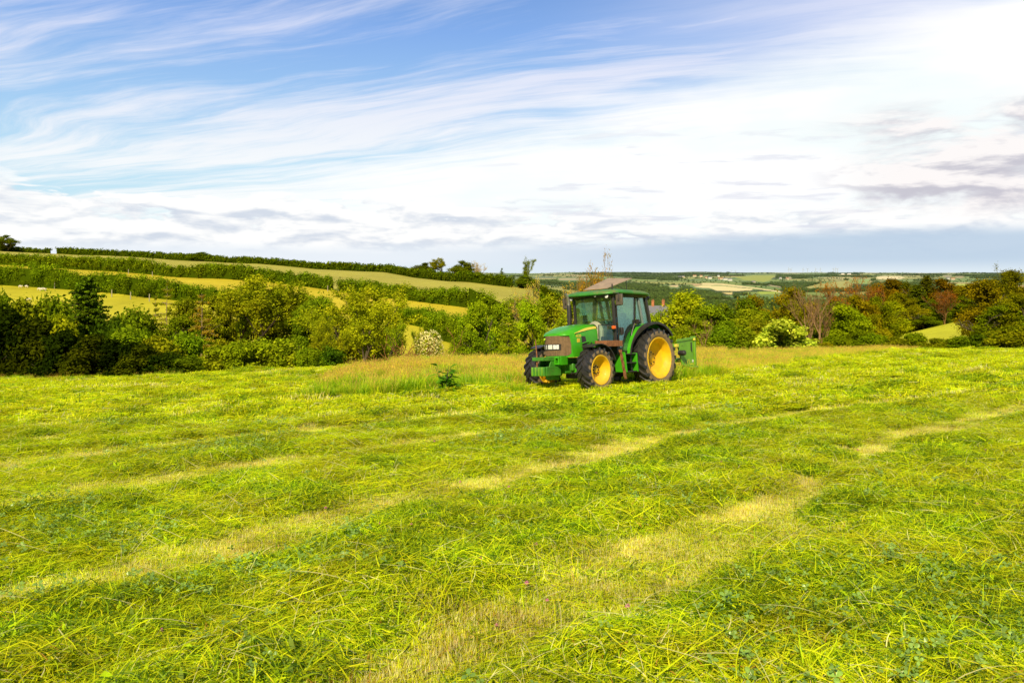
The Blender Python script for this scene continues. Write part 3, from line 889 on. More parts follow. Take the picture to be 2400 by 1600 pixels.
def k_conifer(seed, pal, n=9000, size=.10, gaps=.0, base=.08, bark=None, wid=2.4, ex=.8, step=(.28, .46)):
    rng = np.random.default_rng(seed)
    segs = [([np.array((rng.normal(0,.04), rng.normal(0,.04), z)) for z in np.linspace(-.5, 7.9, 9)], np.linspace(.16, .02, 9))]
    cen = []; rad = []
    z = 8*base
    while z < 7.8:
        t = (z-8*base)/(8-8*base); Rm = wid*(1-t)**ex+.16
        for k in range(rng.integers(5, 8)):
            if rng.random() < gaps: continue
            a = rng.random()*6.28; R2 = Rm*rng.uniform(.65, 1.1)
            end = np.array((R2*math.cos(a), R2*math.sin(a), z-R2*rng.uniform(.0, .25)+.25))
            st = np.array((0, 0, z)); segs.append(([st, (st+end)/2+np.array((0, 0, .12)), end], np.linspace(.035, .008, 3)))
            for q in np.linspace(.3, 1.0, 4):
                cen.append(st*(1-q)+end*q); rad.append((.42-.18*q)*rng.uniform(.7, 1.25)*(1.15-.5*t))
        z += rng.uniform(*step)*(1+gaps)
    V = leaves(rng, cen, rad, n, size, pal=pal, shell=.2, flat=.35, squash=.55)
    return seg_mesh('trunk', segs, bark or M_BARK), np_mesh('crown', *V, M_LEAF)
def k_bare(seed, pal=None, trunks=2, n=0, size=.07):
    rng = np.random.default_rng(seed); segs = []; tips = []
    for t in range(trunks):
        a = rng.random()*6.28
        grow(rng, segs, tips, (math.cos(a)*.25, math.sin(a)*.25, -.5), (math.cos(a)*.22, math.sin(a)*.22, 1), 3.6, .12, 0, 4, .45, .55, (3, 4), .10, .66)
    tips = np.array(tips)
    s = np.array([2.8/np.percentile(np.abs(tips[:, :2]), 98)]*2+[8.0/np.percentile(tips[:, 2], 99.5)])
    segs = [([p*s for p in pts], rr) for pts, rr in segs]; tips = tips*s
    tr = seg_mesh('branches', segs, M_PALEBARK, minr=.014)
    if not n: return tr, None
    sel = tips[rng.choice(len(tips), min(len(tips), 500), replace=False)]
    V = leaves(rng, sel, rng.uniform(.2, .5, len(sel)), n, size, pal=pal, shell=.1)
    return tr, np_mesh('crown', *V, M_LEAF)
def k_bush(seed, pal, n=9000, size=.10, blossom=0):
    """made 3 m tall and 3.6 m wide"""
    rng = np.random.default_rng(seed); segs = []; tips = []
    for t in range(3): grow(rng, segs, tips, (rng.normal(0,.25), rng.normal(0,.25), -.4), (rng.normal(0,.4), rng.normal(0,.4), 1), 1.1, .05, 0, 2, .2, .8)
    cen = []; rad = []
    for i in range(34):
        a = rng.random()*6.28; h = rng.random()**.8; R_ = 1.55*math.sqrt(max(.05, 1-h**2.4))*rng.uniform(.35, 1.0)
        cen.append((R_*math.cos(a), R_*math.sin(a), 2.65*h+.05)); rad.append(rng.uniform(.28, .55))
    V = leaves(rng, cen, rad, n, size, pal=pal)
    sp = leaves(rng, cen, [r*1.5 for r in rad], n//10, size, pal=pal, shell=.8)
    core = leaves(rng, [(q[0]*.75, q[1]*.75, q[2]*.85) for q in cen], [r*.9 for r in rad], n//7, size*1.9, pal=[tuple(v*.45 for v in q) for q in pal], shell=.1)  # inner leaves carry the bush's inside shade in their colour
    parts = [V, sp, core]
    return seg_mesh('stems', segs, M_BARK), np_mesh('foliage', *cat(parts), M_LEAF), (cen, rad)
KINDS = {
 'broad_a': lambda: k_broad(1, OL), 'broad_b': lambda: k_broad(2, GR), 'broad_c': lambda: k_broad(3, OL, low=.25), 'broad_d': lambda: k_broad(14, GR, low=.05),
 'airy_a': lambda: k_airy(4, OL), 'airy_b': lambda: k_airy(5, OL, 4), 'airy_c': lambda: k_airy(6, GR, 1, 6000),
 'fir_a': lambda: k_conifer(7, DK, 24000, size=.11, ex=.62, base=.03, step=(.12, .22)), 'fir_b': lambda: k_conifer(8, GR, 9500, gaps=.1),
 'pine_a': lambda: k_conifer(9, OL, 5200, gaps=.42, base=.22, bark=M_PALEBARK, wid=2.7), 'pine_b': lambda: k_conifer(10, ((.20,.20,.03),(.28,.20,.05),(.14,.16,.02)), 5600, gaps=.3, base=.3, bark=M_PALEBARK, wid=2.9),
 'sparse_pine': lambda: k_bare(19, ((.26,.20,.04),(.30,.20,.06),(.16,.18,.03)), 2, 3600, .08), 'bare': lambda: k_bare(11), 'bare_b': lambda: k_bare(15, None, 1), 'twiggy': lambda: k_bare(12, RD, 2, 3000), 'twiggy_b': lambda: k_bare(16, RD, 3, 4200),
 'pale_twiggy': lambda: k_bare(13, ((.40,.34,.14),(.30,.28,.08),(.5,.42,.2)), 2, 2600),
 'bush_a': lambda: k_bush(20, GR)[:2], 'bush_b': lambda: k_bush(21, OL)[:2], 'bush_c': lambda: k_bush(22, DK, 9000)[:2],
 'bush_pale': lambda: k_bush(23, ((.34,.44,.10),(.46,.54,.16),(.10,.18,.02)), 5200, .12)[:2],
}
_made = {}
WHITE3 = (1, 1, 1)
def tree(kind, px, top, width, y, label, name, color=WHITE3, cat_='tree', group=None, rz=None, sink=0, bcol=None, basepy=None):
    first = kind not in _made
    if first: _made[kind] = KINDS[kind]()
    tr, cr = _made[kind]
    bush = kind.startswith('bush')
    if px > 1800 and color != WHITE3: color = (color[0]*1.04, color[1]*.90, color[2]*.7)
    g = at(px, y)
    if kind.startswith(('broad', 'bush')): width = width*1.42
    elif kind.startswith('airy'): width *= 1.08
    ztop = CZ-(top-640)/F*y
    h = max(1.0, ztop-g.z)
    if kind.startswith('broad'): h *= 1.05
    w = width/F*y
    h0, w0 = (3.0, 3.7) if bush else (8.0, 5.6)
    if kind.startswith('airy') or 'bare' in kind or 'twiggy' in kind: w0 = 6.0
    o = empty(name, g, label, cat_, group)
    o.scale = (w/w0, w/w0, h/h0)
    o.rotation_euler = (0, 0, rz if rz is not None else (px*12.9898+y*7.1) % 6.283)
    t = link('stems' if bush else ('branches' if cr is None else 'trunk'), tr, o)
    t.color = (*(bcol or (1, 1, 1)), 1)
    if cr is not None:
        c = link('foliage' if bush else 'crown', cr, o); c.color = (*color, 1)
    return o

BG = 'trees and shrubs below the far edge of the mown field'
def T(*a, **k): return tree(*a, **k)
SHADE_TINT = (.2, .22, .22)
# ---- the dark thicket on the left, its shade painted into the leaf tints
for px, top, w, y, k, c, lab in [
 (-60, 700, 190, 43, 'bush_c', SHADE_TINT, 'shaded shrub cut by the left edge of the picture, front row of the dark thicket'),
 (22, 722, 150, 42, 'bush_c', SHADE_TINT, 'very dark shrub in the front row of the thicket, second from the left edge'),
 (90, 748, 130, 41.5, 'bush_b', SHADE_TINT, 'very dark shrub below the gap between the left edge and the dark conifer'),
 (150, 772, 120, 41.5, 'bush_c', SHADE_TINT, 'very dark shrub straight below the left side of the dark conifer'),
 (212, 786, 120, 41, 'bush_b', SHADE_TINT, 'dark shrub straight below the trunk of the dark conifer'),
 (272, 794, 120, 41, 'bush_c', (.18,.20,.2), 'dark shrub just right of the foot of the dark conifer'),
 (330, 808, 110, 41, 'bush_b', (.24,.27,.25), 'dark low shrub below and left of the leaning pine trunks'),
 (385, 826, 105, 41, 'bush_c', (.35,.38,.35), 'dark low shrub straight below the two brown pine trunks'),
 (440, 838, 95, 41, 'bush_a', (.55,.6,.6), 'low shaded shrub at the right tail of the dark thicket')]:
    T(k, px, top, w, y, lab, 'shaded_shrub', c, 'shrub', 'dark thicket at the left field corner')
for px, top, w, y, k, c, lab in [
 (-30, 688, 130, 50, 'bush_a', (.8,.85,.8), 'green bushy growth behind the dark thicket at the left picture edge'),
 (58, 704, 120, 50, 'bush_b', (.95,.95,.9), 'olive bush behind the dark thicket below the sheep in the upper field'),
 (120, 704, 110, 51, 'bush_a', (.85,.9,.8), 'rounded green bush touching the left side of the dark conifer'),
 (150, 745, 120, 47, 'bush_b', (1.2,1.15,.8), 'sunlit yellow-green bush in front of the left foot of the dark conifer'),
 (262, 742, 90, 50, 'bush_c', (.8,.85,.8), 'small dark bush against the right side of the dark conifer'),
 (315, 732, 110, 54, 'bush_a', (.8,.85,.8), 'green bush between the dark conifer and the brown pines'),
 (300, 775, 130, 47, 'bush_a', (.9,1.0,.85), 'sunlit green bush below the gap between dark conifer and brown pines'),
 (375, 790, 120, 46, 'bush_b', (1.1,1.0,.8), 'olive sunlit bush at the foot of the two-stemmed brown pine'),
 (432, 785, 110, 48, 'bush_a', (.9,1.0,.8), 'mid-green bush between the two-stemmed pine and the single orange trunk'),
 (500, 812, 110, 45, 'bush_b', (1.05,1.1,.85), 'low sunlit bush right of the single orange pine trunk'),
 (555, 806, 100, 45, 'bush_a', (1.1,1.1,.85), 'low bush under the left limb of the large spreading tree'),
 (610, 800, 110, 46, 'bush_a', (1.15,1.15,.9), 'low leafy bush right of the big dark forked trunk'),
 (668, 797, 110, 46, 'bush_b', (1.1,1.15,.9), 'low leafy bush below the right side of the large spreading tree'),
 (722, 818, 80, 45, 'bush_a', (.9,1.0,.8), 'small round bush left of the thin slanting stems'),
 (770, 812, 90, 50, 'bush_c', (.9,1.0,.8), 'dark bush in the shade behind the thin slanting stems')]:
    T(k, px, top, w, y, lab, 'green_shrub', c, 'shrub', 'sunlit bushes along the left field edge')
T('broad_c', 196, 684, 82, 57, 'dark rounded tree wrapped round the foot of the dark conifer', 'broadleaf_tree', (.5, .55, .5), group=BG)
T('fir_a', 205, 650, 200, 55, 'tall dense dark green conifer rising over the left thicket', 'conifer_tree', (1.3, 1.25, 1.0))
T('pine_a', 392, 655, 92, 60, 'thin two-tone pine with bare brown lower trunk, left of the two thin pines', 'pine_tree', (1, .95, .9), group='thin brown pines on the left')
T('pine_a', 365, 690, 66, 58, 'shorter thin pine leaning against the left pine', 'pine_tree', (1, .9, .8), group='thin brown pines on the left')
T('pine_b', 473, 684, 100, 51, 'thin pine with a bright orange bare trunk beside the large spreading tree', 'pine_tree', (1, 1, .9), group='thin brown pines on the left')
T('broad_a', 445, 700, 110, 66, 'olive rounded tree behind the two thin pines', 'broadleaf_tree', (.85, .85, .8), group=BG)
for px, top, w, y, k, c_, lab in [
 (505, 690, 92, 66, 'broad_c', (.9,.85,.75), 'olive tree filling the gap between the orange trunk and the large spreading tree'),
 (590, 664, 110, 68, 'broad_a', (.95,.92,.8), 'rounded olive crown behind the left half of the large spreading tree'),
 (665, 668, 100, 67, 'broad_c', (1.0,.95,.8), 'rounded olive crown behind the right half of the large spreading tree'),
 (765, 690, 90, 64, 'broad_b', (.85,.9,.75), 'green crown behind the left side of the wide many-stemmed tree'),
 (830, 684, 100, 63, 'broad_a', (1.05,1.0,.8), 'yellow-olive crown behind the middle of the wide many-stemmed tree'),
 (890, 716, 80, 62, 'broad_c', (1.0,1.0,.8), 'olive crown behind the right side of the wide many-stemmed tree'),
 (350, 742, 90, 60, 'broad_d', (.85,.85,.75), 'low green tree behind the thin pine tops'),
 (425, 735, 90, 58, 'broad_b', (.9,.9,.75), 'low green tree between the two thin pine groups')]:
    T(k, px, top, w, y, lab, 'broadleaf_tree', c_, group=BG)
T('airy_a', 618, 643, 215, 60, 'large spreading olive tree with a dark forked trunk, biggest tree left of the tractor', 'spreading_tree', (1.15, 1.1, .9), group=BG, rz=.8, bcol=(.35,.33,.3))
T('airy_c', 548, 665, 120, 62, 'thinner tree filling the left shoulder of the large spreading tree', 'spreading_tree', (1.0, .95, .8), group=BG, bcol=(.4,.38,.3))
T('broad_b', 718, 700, 90, 62, 'dark green dense tree between the two big airy trees', 'broadleaf_tree', (.75, .8, .8), group=BG)
T('airy_b', 828, 662, 205, 56, 'wide airy tree with many thin stems, right of the large spreading tree', 'multistem_tree', (1.25, 1.2, .9), group=BG, rz=2.0)
T('airy_b', 772, 740, 80, 51, 'small airy tree with slanting thin stems at the field edge', 'multistem_tree', (1.1, 1.05, .8), group=BG, rz=4.4)
T('airy_c', 905, 752, 88, 53, 'small open tree at the right skirt of the wide many-stemmed tree', 'young_tree', (1.2, 1.2, .9), group=BG)
T('airy_c', 990, 770, 42, 60, 'little thin tree just above the white blossoming hawthorn', 'young_tree', (.9, 1.0, .8), group=BG)
# ---- cluster left of and behind the tractor
for px, top, w, y, k, c, nm, lab in [
 (1112, 702, 84, 64, 'broad_b', (1.25,1.3,.9), 'broadleaf_tree', 'fresh green tree at the left end of the cluster left of the tractor'),
 (1096, 760, 80, 58, 'broad_d', (.95,1.0,.8), 'broadleaf_tree', 'low dense green tree right of the white hawthorn'),
 (1150, 693, 80, 70, 'broad_d', (1.2,1.25,.9), 'broadleaf_tree', 'upright green tree behind the layered fir'),
 (1192, 706, 96, 54, 'fir_b', (1.3,1.2,.9), 'fir_tree', 'layered bright green fir just left of the tractor'),
 (1240, 700, 84, 62, 'broad_b', (1.3,1.35,.9), 'broadleaf_tree', 'light green tree between the layered fir and the exhaust pipe'),
 (1232, 655, 66, 92, 'pale_twiggy', (1,1,1), 'twiggy_tree', 'pale beige half-bare tree above the light green trees'),
 (1290, 692, 90, 72, 'broad_a', (1.15,1.1,.9), 'broadleaf_tree', 'olive tree directly behind the exhaust pipe'),
 (1345, 700, 90, 68, 'broad_c', (1.0,1.05,.9), 'broadleaf_tree', 'olive tree seen through the tractor windscreen'),
 (1340, 668, 80, 95, 'pale_twiggy', (.9,.8,.6), 'twiggy_tree', 'brownish thin tree left of the bare-topped pine'),
 (1402, 598, 84, 86, 'sparse_pine', (1.0,.85,.7), 'pine_tree', 'sparse rusty pine with a bare spiky top above the cab roof'),
 (1372, 640, 66, 90, 'twiggy', (1.0,1.1,1.0), 'twiggy_tree', 'rusty twiggy tree pressed against the bare-topped pine'),
 (1432, 690, 110, 75, 'broad_a', (1.1,1.1,.85), 'broadleaf_tree', 'olive tree seen through the cab door glass'),
 (1546, 712, 84, 78, 'broad_d', (.9,1.0,.8), 'broadleaf_tree', 'small green tree right below the two red chimneys'),
 (1520, 735, 92, 66, 'broad_b', (1.15,1.2,.85), 'broadleaf_tree', 'green tree just right of the rear cab pillar'),
 (1596, 683, 150, 72, 'broad_a', (1.25,1.25,.8), 'broadleaf_tree', 'large yellow-green tree right of the cab, below the two chimneys'),
 (1660, 712, 110, 70, 'broad_b', (1.0,1.1,.8), 'broadleaf_tree', 'round green tree right of the large yellow-green tree'),
 (1722, 680, 110, 88, 'broad_d', (.62,.66,.6), 'broadleaf_tree', 'dark olive tree below the pale wheat field'),
 (1768, 690, 90, 92, 'broad_c', (.95,.62,.6), 'broadleaf_tree', 'reddish olive tree right of the dark tree below the wheat field'),
 (1745, 722, 110, 72, 'broad_a', (1.05,1.1,.8), 'broadleaf_tree', 'mid-green tree in front of the reddish olive tree'),
 (1812, 712, 110, 76, 'broad_d', (.9,.95,.75), 'broadleaf_tree', 'green tree behind the pale bush'),
 (1862, 672, 110, 82, 'broad_c', (.9,.75,.6), 'broadleaf_tree', 'brown-green tree left of the bare white-limbed tree'),
 (1990, 712, 112, 66, 'broad_b', (1.05,1.2,.8), 'broadleaf_tree', 'bright lit rounded tree right of the bare white-limbed tree'),
 (1950, 690, 80, 76, 'broad_d', (.55,.6,.55), 'broadleaf_tree', 'dark tree right behind the bare white-limbed tree'),
 (2080, 706, 86, 113, 'broad_a', (1.0,1.15,.75), 'broadleaf_tree', 'rounded yellow-green tree under the dark ridge of trees'),
 (2042, 735, 60, 70, 'broad_c', (.9,.85,.7), 'broadleaf_tree', 'small dull tree between the two rounded bright trees'),
 (2132, 700, 60, 116, 'broad_c', (.95,.9,.7), 'broadleaf_tree', 'small olive tree left of the rusty bare tree'),
 (2165, 722, 66, 115, 'broad_d', (.7,.85,.6), 'broadleaf_tree', 'dark green low tree at the foot of the rusty bare tree'),
 (2262, 690, 70, 118, 'broad_d', (.7,.8,.6), 'broadleaf_tree', 'green tree above the top of the right-hand pasture'),
 (2318, 654, 112, 78, 'broad_a', (.8,.66,.5), 'oak_tree', 'big brownish oak on the right, left of the umbrella-shaped tree'),
 (2352, 712, 100, 72, 'broad_b', (.75,.85,.7), 'broadleaf_tree', 'large green tree under the big brownish oak'),
 (2420, 690, 120, 76, 'broad_d', (.7,.75,.6), 'broadleaf_tree', 'dark green tree cut by the right edge of the picture')]:
    T(k, px, top, w, y, lab, nm, c, group=BG)
for px, top, w, y, k, c_, lab in [
 (1480, 742, 90, 74, 'broad_a', (.95,1.0,.8), 'olive tree seen between the rear cab pillars'),
 (1625, 742, 90, 62, 'broad_c', (1.0,1.05,.8), 'lower olive tree in front of the large yellow-green tree'),
 (1700, 742, 100, 63, 'broad_d', (.9,1.05,.8), 'lower green tree below the dark tree under the wheat field'),
 (1780, 745, 90, 64, 'broad_c', (1.0,.95,.75), 'lower tree touching the left side of the pale bush'),
 (1850, 700, 90, 72, 'broad_a', (.75,.72,.6), 'dull brown-green tree filling the gap left of the bare limbs'),
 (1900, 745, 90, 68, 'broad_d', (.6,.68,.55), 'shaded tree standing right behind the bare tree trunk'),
 (2010, 690, 90, 84, 'broad_c', (.85,.7,.5), 'brown-green tree under the two orange twiggy trees'),
 (2052, 682, 80, 88, 'broad_d', (.7,.72,.5), 'dark tree between orange twiggy trees and the layered spruce'),
 (2110, 685, 70, 118, 'broad_a', (.75,.75,.55), 'dull olive tree left below the layered spruce'),
 (2190, 696, 60, 117, 'broad_d', (.6,.68,.5), 'dark tree between the layered spruce and the rusty round tree'),
 (2020, 762, 80, 62, 'broad_d', (.75,.85,.6), 'dark low tree at the left tip of the right-hand pasture'),
 (2276, 664, 80, 120, 'broad_c', (.7,.6,.5), 'brownish tree rising left behind the big oak'),
 (2385, 690, 100, 72, 'broad_c', (.7,.72,.55), 'dark tree below the umbrella-shaped crown')]:
    T(k, px, top, w, y, lab, 'broadleaf_tree', c_, group=BG)
T('airy_c', 2368, 628, 86, 84, 'umbrella-shaped dark tree standing highest at the right edge', 'umbrella_tree', (.8, .75, .6), group=BG, rz=1.2)
T('broad_c', 2368, 632, 84, 85, 'dense flat crown nested in the umbrella-shaped tree', 'umbrella_tree', (.62, .62, .5), group=BG)
T('bare', 1908, 668, 128, 61, 'leafless tree with pale bare limbs right of the pale bush', 'dead_tree', bcol=(1.0,.85,.7), cat_='dead tree', rz=1.0)
T('bare_b', 1930, 680, 90, 63, 'second leafless stem leaning right beside the pale bare tree', 'dead_tree', bcol=(1.0,.75,.55), cat_='dead tree', rz=3.0)
T('bare_b', 1640, 745, 60, 58, 'small leafless pale branch tree behind the right rear mudguard', 'dead_tree', bcol=(1.0,.85,.6), cat_='dead tree')
for px, top, w, y, k, c, lab in [
 (1985, 650, 96, 92, 'twiggy_b', (1.25,1.15,.9), 'orange twiggy tree behind the right side of the bare white-limbed tree'),
 (2035, 664, 96, 96, 'twiggy', (1.15,1.0,.8), 'orange twiggy tree left of the dark ridge trees'),
 (2215, 681, 82, 113, 'twiggy_b', (1.0,.75,.8), 'round rusty-brown bare tree above the right-hand pasture')]:
    T(k, px, top, w, y, lab, 'twiggy_tree', c, group='rusty twiggy trees on the right', bcol=(.75,.55,.38))
for px, top, w, y, k, c, lab in [
 (2088, 652, 98, 125, 'broad_c', (.62,.42,.4), 'dark rust-tinged tree at the left end of the dark ridge'),
 (2130, 650, 88, 125, 'broad_d', (.45,.42,.4), 'dark tree second from the left along the dark ridge'),
 (2150, 668, 100, 119, 'fir_a', (1.3,1.1,.9), 'layered spruce standing before the dark ridge'),
 (2172, 646, 82, 125, 'fir_a', (1.1,.8,.7), 'dark pointed conifer in the middle of the dark ridge'),
 (2212, 652, 88, 125, 'broad_c', (.62,.40,.36), 'dark rust-tinged tree right of the pointed conifer on the ridge'),
 (2246, 662, 84, 125, 'broad_d', (.55,.45,.4), 'dark tree at the right end of the dark ridge')]:
    T(k, px, top, w, y, lab, 'ridge_tree', c, group='dark trees along the right ridge')
for px, top, w, y, k, c, lab in [
 (1548, 770, 90, 58, 'bush_a', (.95,1.1,.8), 'low green bush behind the right mudguard'),
 (1628, 772, 100, 60, 'bush_b', (.9,1.05,.8), 'low bush right above the green rear implement'),
 (1690, 775, 90, 60, 'bush_a', (.85,1.0,.8), 'dull green bush right of the rear implement'),
 (1752, 772, 90, 60, 'bush_b', (.9,1.0,.8), 'green bush left of the pale bush'),
 (1905, 800, 70, 56, 'bush_b', (.9,.9,.7), 'low bush at the foot of the bare white-limbed tree'),
 (1960, 790, 70, 58, 'bush_a', (.8,.95,.7), 'dark low bush right of the bare tree foot'),
 (2050, 786, 76, 56, 'bush_a', (.8,1.0,.7), 'green bush at the left end of the row below the right-hand pasture'),
 (2105, 791, 80, 55, 'bush_b', (.75,.85,.65), 'second bush of the row below the right-hand pasture'),
 (2145, 782, 64, 55, 'bush_a', (.85,1.05,.7), 'upright bright bush, third of the row below the right-hand pasture'),
 (2198, 793, 84, 54, 'bush_b', (.75,.85,.65), 'broad dull bush, fourth of the row below the right-hand pasture'),
 (2258, 790, 90, 53, 'bush_a', (.7,.85,.65), 'fifth bush of the row, under the big brownish oak'),
 (2318, 780, 90, 52, 'bush_c', (1.1,1.15,.8), 'dark bush, second last before the right edge'),
 (2380, 765, 110, 51, 'bush_b', (.75,.8,.6), 'large dull bush in the right corner of the field edge')]:
    T(k, px, top, w, y, lab, 'green_shrub', c, 'shrub', 'bushes along the right field edge')
T('bush_pale', 1838, 750, 108, 55, 'pale lime-green leafy bush with big leaves at the right field edge', 'pale_shrub', (.95, 1.12, 1.3), 'shrub')
# ---- trees on the skyline hedge
for px, top, w, y, k, c, nm, lab in [
 (12, 550, 40, 495, 'broad_c', (.55,.62,.6), 'skyline_tree', 'lone dark round tree on the skyline at the left edge'),
 (470, 588, 44, 440, 'broad_d', (.7,.75,.6), 'skyline_tree', 'small bump of a tree in the skyline hedge above the pines'),
 (994, 615, 40, 330, 'broad_c', (.45,.5,.5), 'skyline_tree', 'low dark tree at the left end of the skyline group'),
 (1040, 604, 50, 325, 'airy_a', (.9,.8,.7), 'skyline_tree', 'tall open tree in the middle of the skyline group'),
 (1086, 610, 50, 318, 'broad_c', (.5,.55,.5), 'skyline_tree', 'dense dark tree right of the tall open skyline tree'),
 (1122, 612, 34, 315, 'pale_twiggy', (1,.95,.9), 'skyline_tree', 'pale half-bare tree at the right end of the skyline group'),
 (1176, 627, 30, 290, 'fir_b', (.7,.75,.6), 'skyline_tree', 'small pointed tree alone right of the skyline group')]:
    T(k, px, top, w, y, lab, nm, c, group='trees on the skyline hedge')
T('airy_c', 1231, 605, 46, 262, 'slender tree with a tall rounded crown standing alone on the hill end', 'slender_tree', (.85,.8,.7))
T('broad_d', 1232, 640, 34, 260, 'leafy lower growth round the stem of the slender lone tree', 'ivy_growth', (.7,.75,.6), 'tree')
# ---- shade trees that really stand left of the frame, beside the field
for px, y, h in [(-560, 39, 10), (-720, 36, 12)]:
    x = (px-1200)/F*y
    T('broad_d', px, 640-(Hs(x, y)+h-CZ)/y*F, 9*F/y, y, 'large tree left of the frame shading the thicket', 'broadleaf_tree', group='trees beside the field left of the frame')

# ---- hawthorn in white blossom
def hawthorn():
    rng = np.random.default_rng(41)
    st, fo, (cen, rad) = k_bush(30, OL, 5000, .075)
    g = at(1006, 55); o = empty('hawthorn_bush', g, 'hawthorn bush covered in creamy white blossom at the field edge', 'shrub')
    w = 124/F*55; h = CZ-(780-640)/F*55-g.z
    o.scale = (w/3.7, w/3.7, h/3.0)
    link('stems', st, o); f = link('foliage', fo, o); f.color = (1, 1, .8, 1)
    c2 = [c for c in cen if c[0] > -.9 or rng.random() < .4]; r2 = [.5]*len(c2)
    V = leaves(rng, c2, r2, 5200, .060, pal=((.50,.50,.72),(.55,.55,.85),(.40,.40,.52)), shell=.85)
    k = link('blossom', np_mesh('blossom', *V, M_LEAF), o)
hawthorn()

# ---- heap of cut branches
def brush():
    rng = np.random.default_rng(17)
    g = at(965, 48.5); segs = []; tips = []
    for i in range(34):
        x, y = rng.uniform(-1.4, 1.4), rng.uniform(-.5, .5)
        a = rng.choice([0, math.pi])+rng.normal(0, .5)
        grow(rng, segs, tips, (x, y, .05), (math.cos(a), math.sin(a)*.5, rng.uniform(.1, .8)), rng.uniform(.6, 1.2), .025, 0, 2, .05, .4, (1, 3), .12)
    o = link('branch_heap', seg_mesh('branch_heap', segs, M_PALEBARK, minr=.012)); o.location = g; o.scale = (1.3, 1.3, 1.05)
    o.color = (.9, .55, .35, 1)
    tag(o, 'heap of cut reddish-brown branches beside the white hawthorn', 'branches')
brush()

# ------------------------------------------------------------------ hedges on the hillside
def hedge(pts, h, label, name='hedge', color=(.8, .9, .8), n=None, th=1.5, size=None, pal=GR, bumps=.3, seed=0, lab2=None):
    """pts: (direction as photograph column, distance)"""
    rng = np.random.default_rng(300+seed)
    P = np.array([at(a, b) for a, b in pts])
    d = np.r_[0, np.cumsum(np.linalg.norm(np.diff(P[:, :2], axis=0), axis=1))]
    L = d[-1]; dist = np.mean([b for a, b in pts])
    size = size or .0011*dist; n = n or int(L*h/(size*size)*3.2)
    n = min(n, 36000)
    k = int(L/(h*.11))+4
    s = rng.uniform(0, L, k*3)
    cx = np.interp(s, d, P[:, 0])+rng.normal(0, th*.35, k*3); cy = np.interp(s, d, P[:, 1])+rng.normal(0, th*.35, k*3)
    lev = rng.random(k*3)**.85
    hh = h*(1+bumps*(fbm(s/16., s*0+seed, 5, 3)-.5)*2)
    cz = H(cx, cy, False)+.15*h+lev*hh*.62
    cen = np.stack([cx, cy, cz], 1); rad = h*rng.uniform(.17, .27, k*3)
    V, Q, C = leaves(rng, cen, rad, n, size, pal=pal, shell=.3)
    C = C*(.62+.55*np.clip((V[:, 2:3]-H(V[:, 0], V[:, 1], False)[:, None])/h, 0, 1))  # shade painted into the leaves: dark at the foot, lighter on top
    # dark leaf-coloured core added inside the hedge, so no daylight shows beneath it
    ms = max(6, int(L/(h*.5))); ss_ = np.linspace(0, L, ms)
    bx = np.interp(ss_, d, P[:, 0]); by = np.interp(ss_, d, P[:, 1]); bz = H(bx, by, False)
    tz = h*(1+bumps*(fbm(ss_/16., ss_*0+seed, 5, 3)-.5)*2)*rng.uniform(.62, .74, ms)
    nx = np.gradient(by); ny = -np.gradient(bx); ln_ = np.hypot(nx, ny)+1e-9; nx, ny = nx/ln_, ny/ln_; w_ = th*.32
    ring = np.stack([np.stack([bx+nx*w_, by+ny*w_, bz-.4], 1), np.stack([bx+nx*w_*.7, by+ny*w_*.7, bz+tz], 1), np.stack([bx-nx*w_*.7, by-ny*w_*.7, bz+tz], 1), np.stack([bx-nx*w_, by-ny*w_, bz-.4], 1)], 1).reshape(-1, 3)
    qi = np.arange(ms-1)[:, None]*4; qj = np.arange(3)[None, :]
    qq = np.stack([qi+qj, qi+qj+1, qi+qj+5, qi+qj+4], -1).reshape(-1, 4)
    V, Q, C = cat([(V, Q, C), (ring, qq, np.tile(np.array(pal[2])*.55, (len(ring), 1)))])
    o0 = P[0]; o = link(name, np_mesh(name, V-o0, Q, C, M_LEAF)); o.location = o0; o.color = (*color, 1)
    tag(o, label, 'hedge', 'hedges between the hillside fields')
    return o
hedge([(-150, 500), (60, 500), (118, 500)], 4.0, 'short skyline hedge left of the gap in the skyline at the left edge', color=(.55,.6,.6), seed=1)
hedge([(134, 500), (300, 482), (510, 430)], 4.6, 'long skyline hedge right of the gap near the left edge', color=(.55,.6,.55), seed=2)
hedge([(508, 432), (600, 400), (750, 365), (905, 330)], 4.0, 'long skyline hedge sloping down above the wide brown-green field', color=(.5,.55,.5), seed=3)
hedge([(905, 330), (1000, 305), (1100, 272), (1200, 262)], 4.2, 'dark hedge below the skyline group of trees', color=(.5,.55,.5), seed=4)
hedge([(1215, 262), (1270, 268), (1335, 275)], 4.0, 'hedge running on right of the slender lone tree', color=(.6,.6,.5), seed=5)
hedge([(-150, 245), (0, 242), (150, 232), (300, 219), (450, 209), (600, 199)], 4.2, 'long straight hedge between the top field and the narrow ochre strip', color=(.75,.8,.7), seed=6, th=2.2)
hedge([(600, 199), (690, 194), (778, 187)], 3.6, 'hedge piece ending at the gateway gap above the airy tree', color=(.7,.8,.7), seed=7)
hedge([(797, 185), (850, 181), (890, 178)], 4.0, 'rounded hedge piece right of the gateway gap', color=(.7,.8,.7), seed=8)
hedge([(885, 177), (980, 168), (1095, 156)], 3.8, 'bushy hedge sloping down right of the gateway above the ochre field', color=(.75,.85,.7), seed=9, bumps=.45)
hedge([(-150, 158), (0, 154), (80, 152), (145, 150)], 4.6, 'thick hedge above the grazing sheep at the left edge', color=(.8,.9,.75), seed=10, th=2.4, bumps=.5)
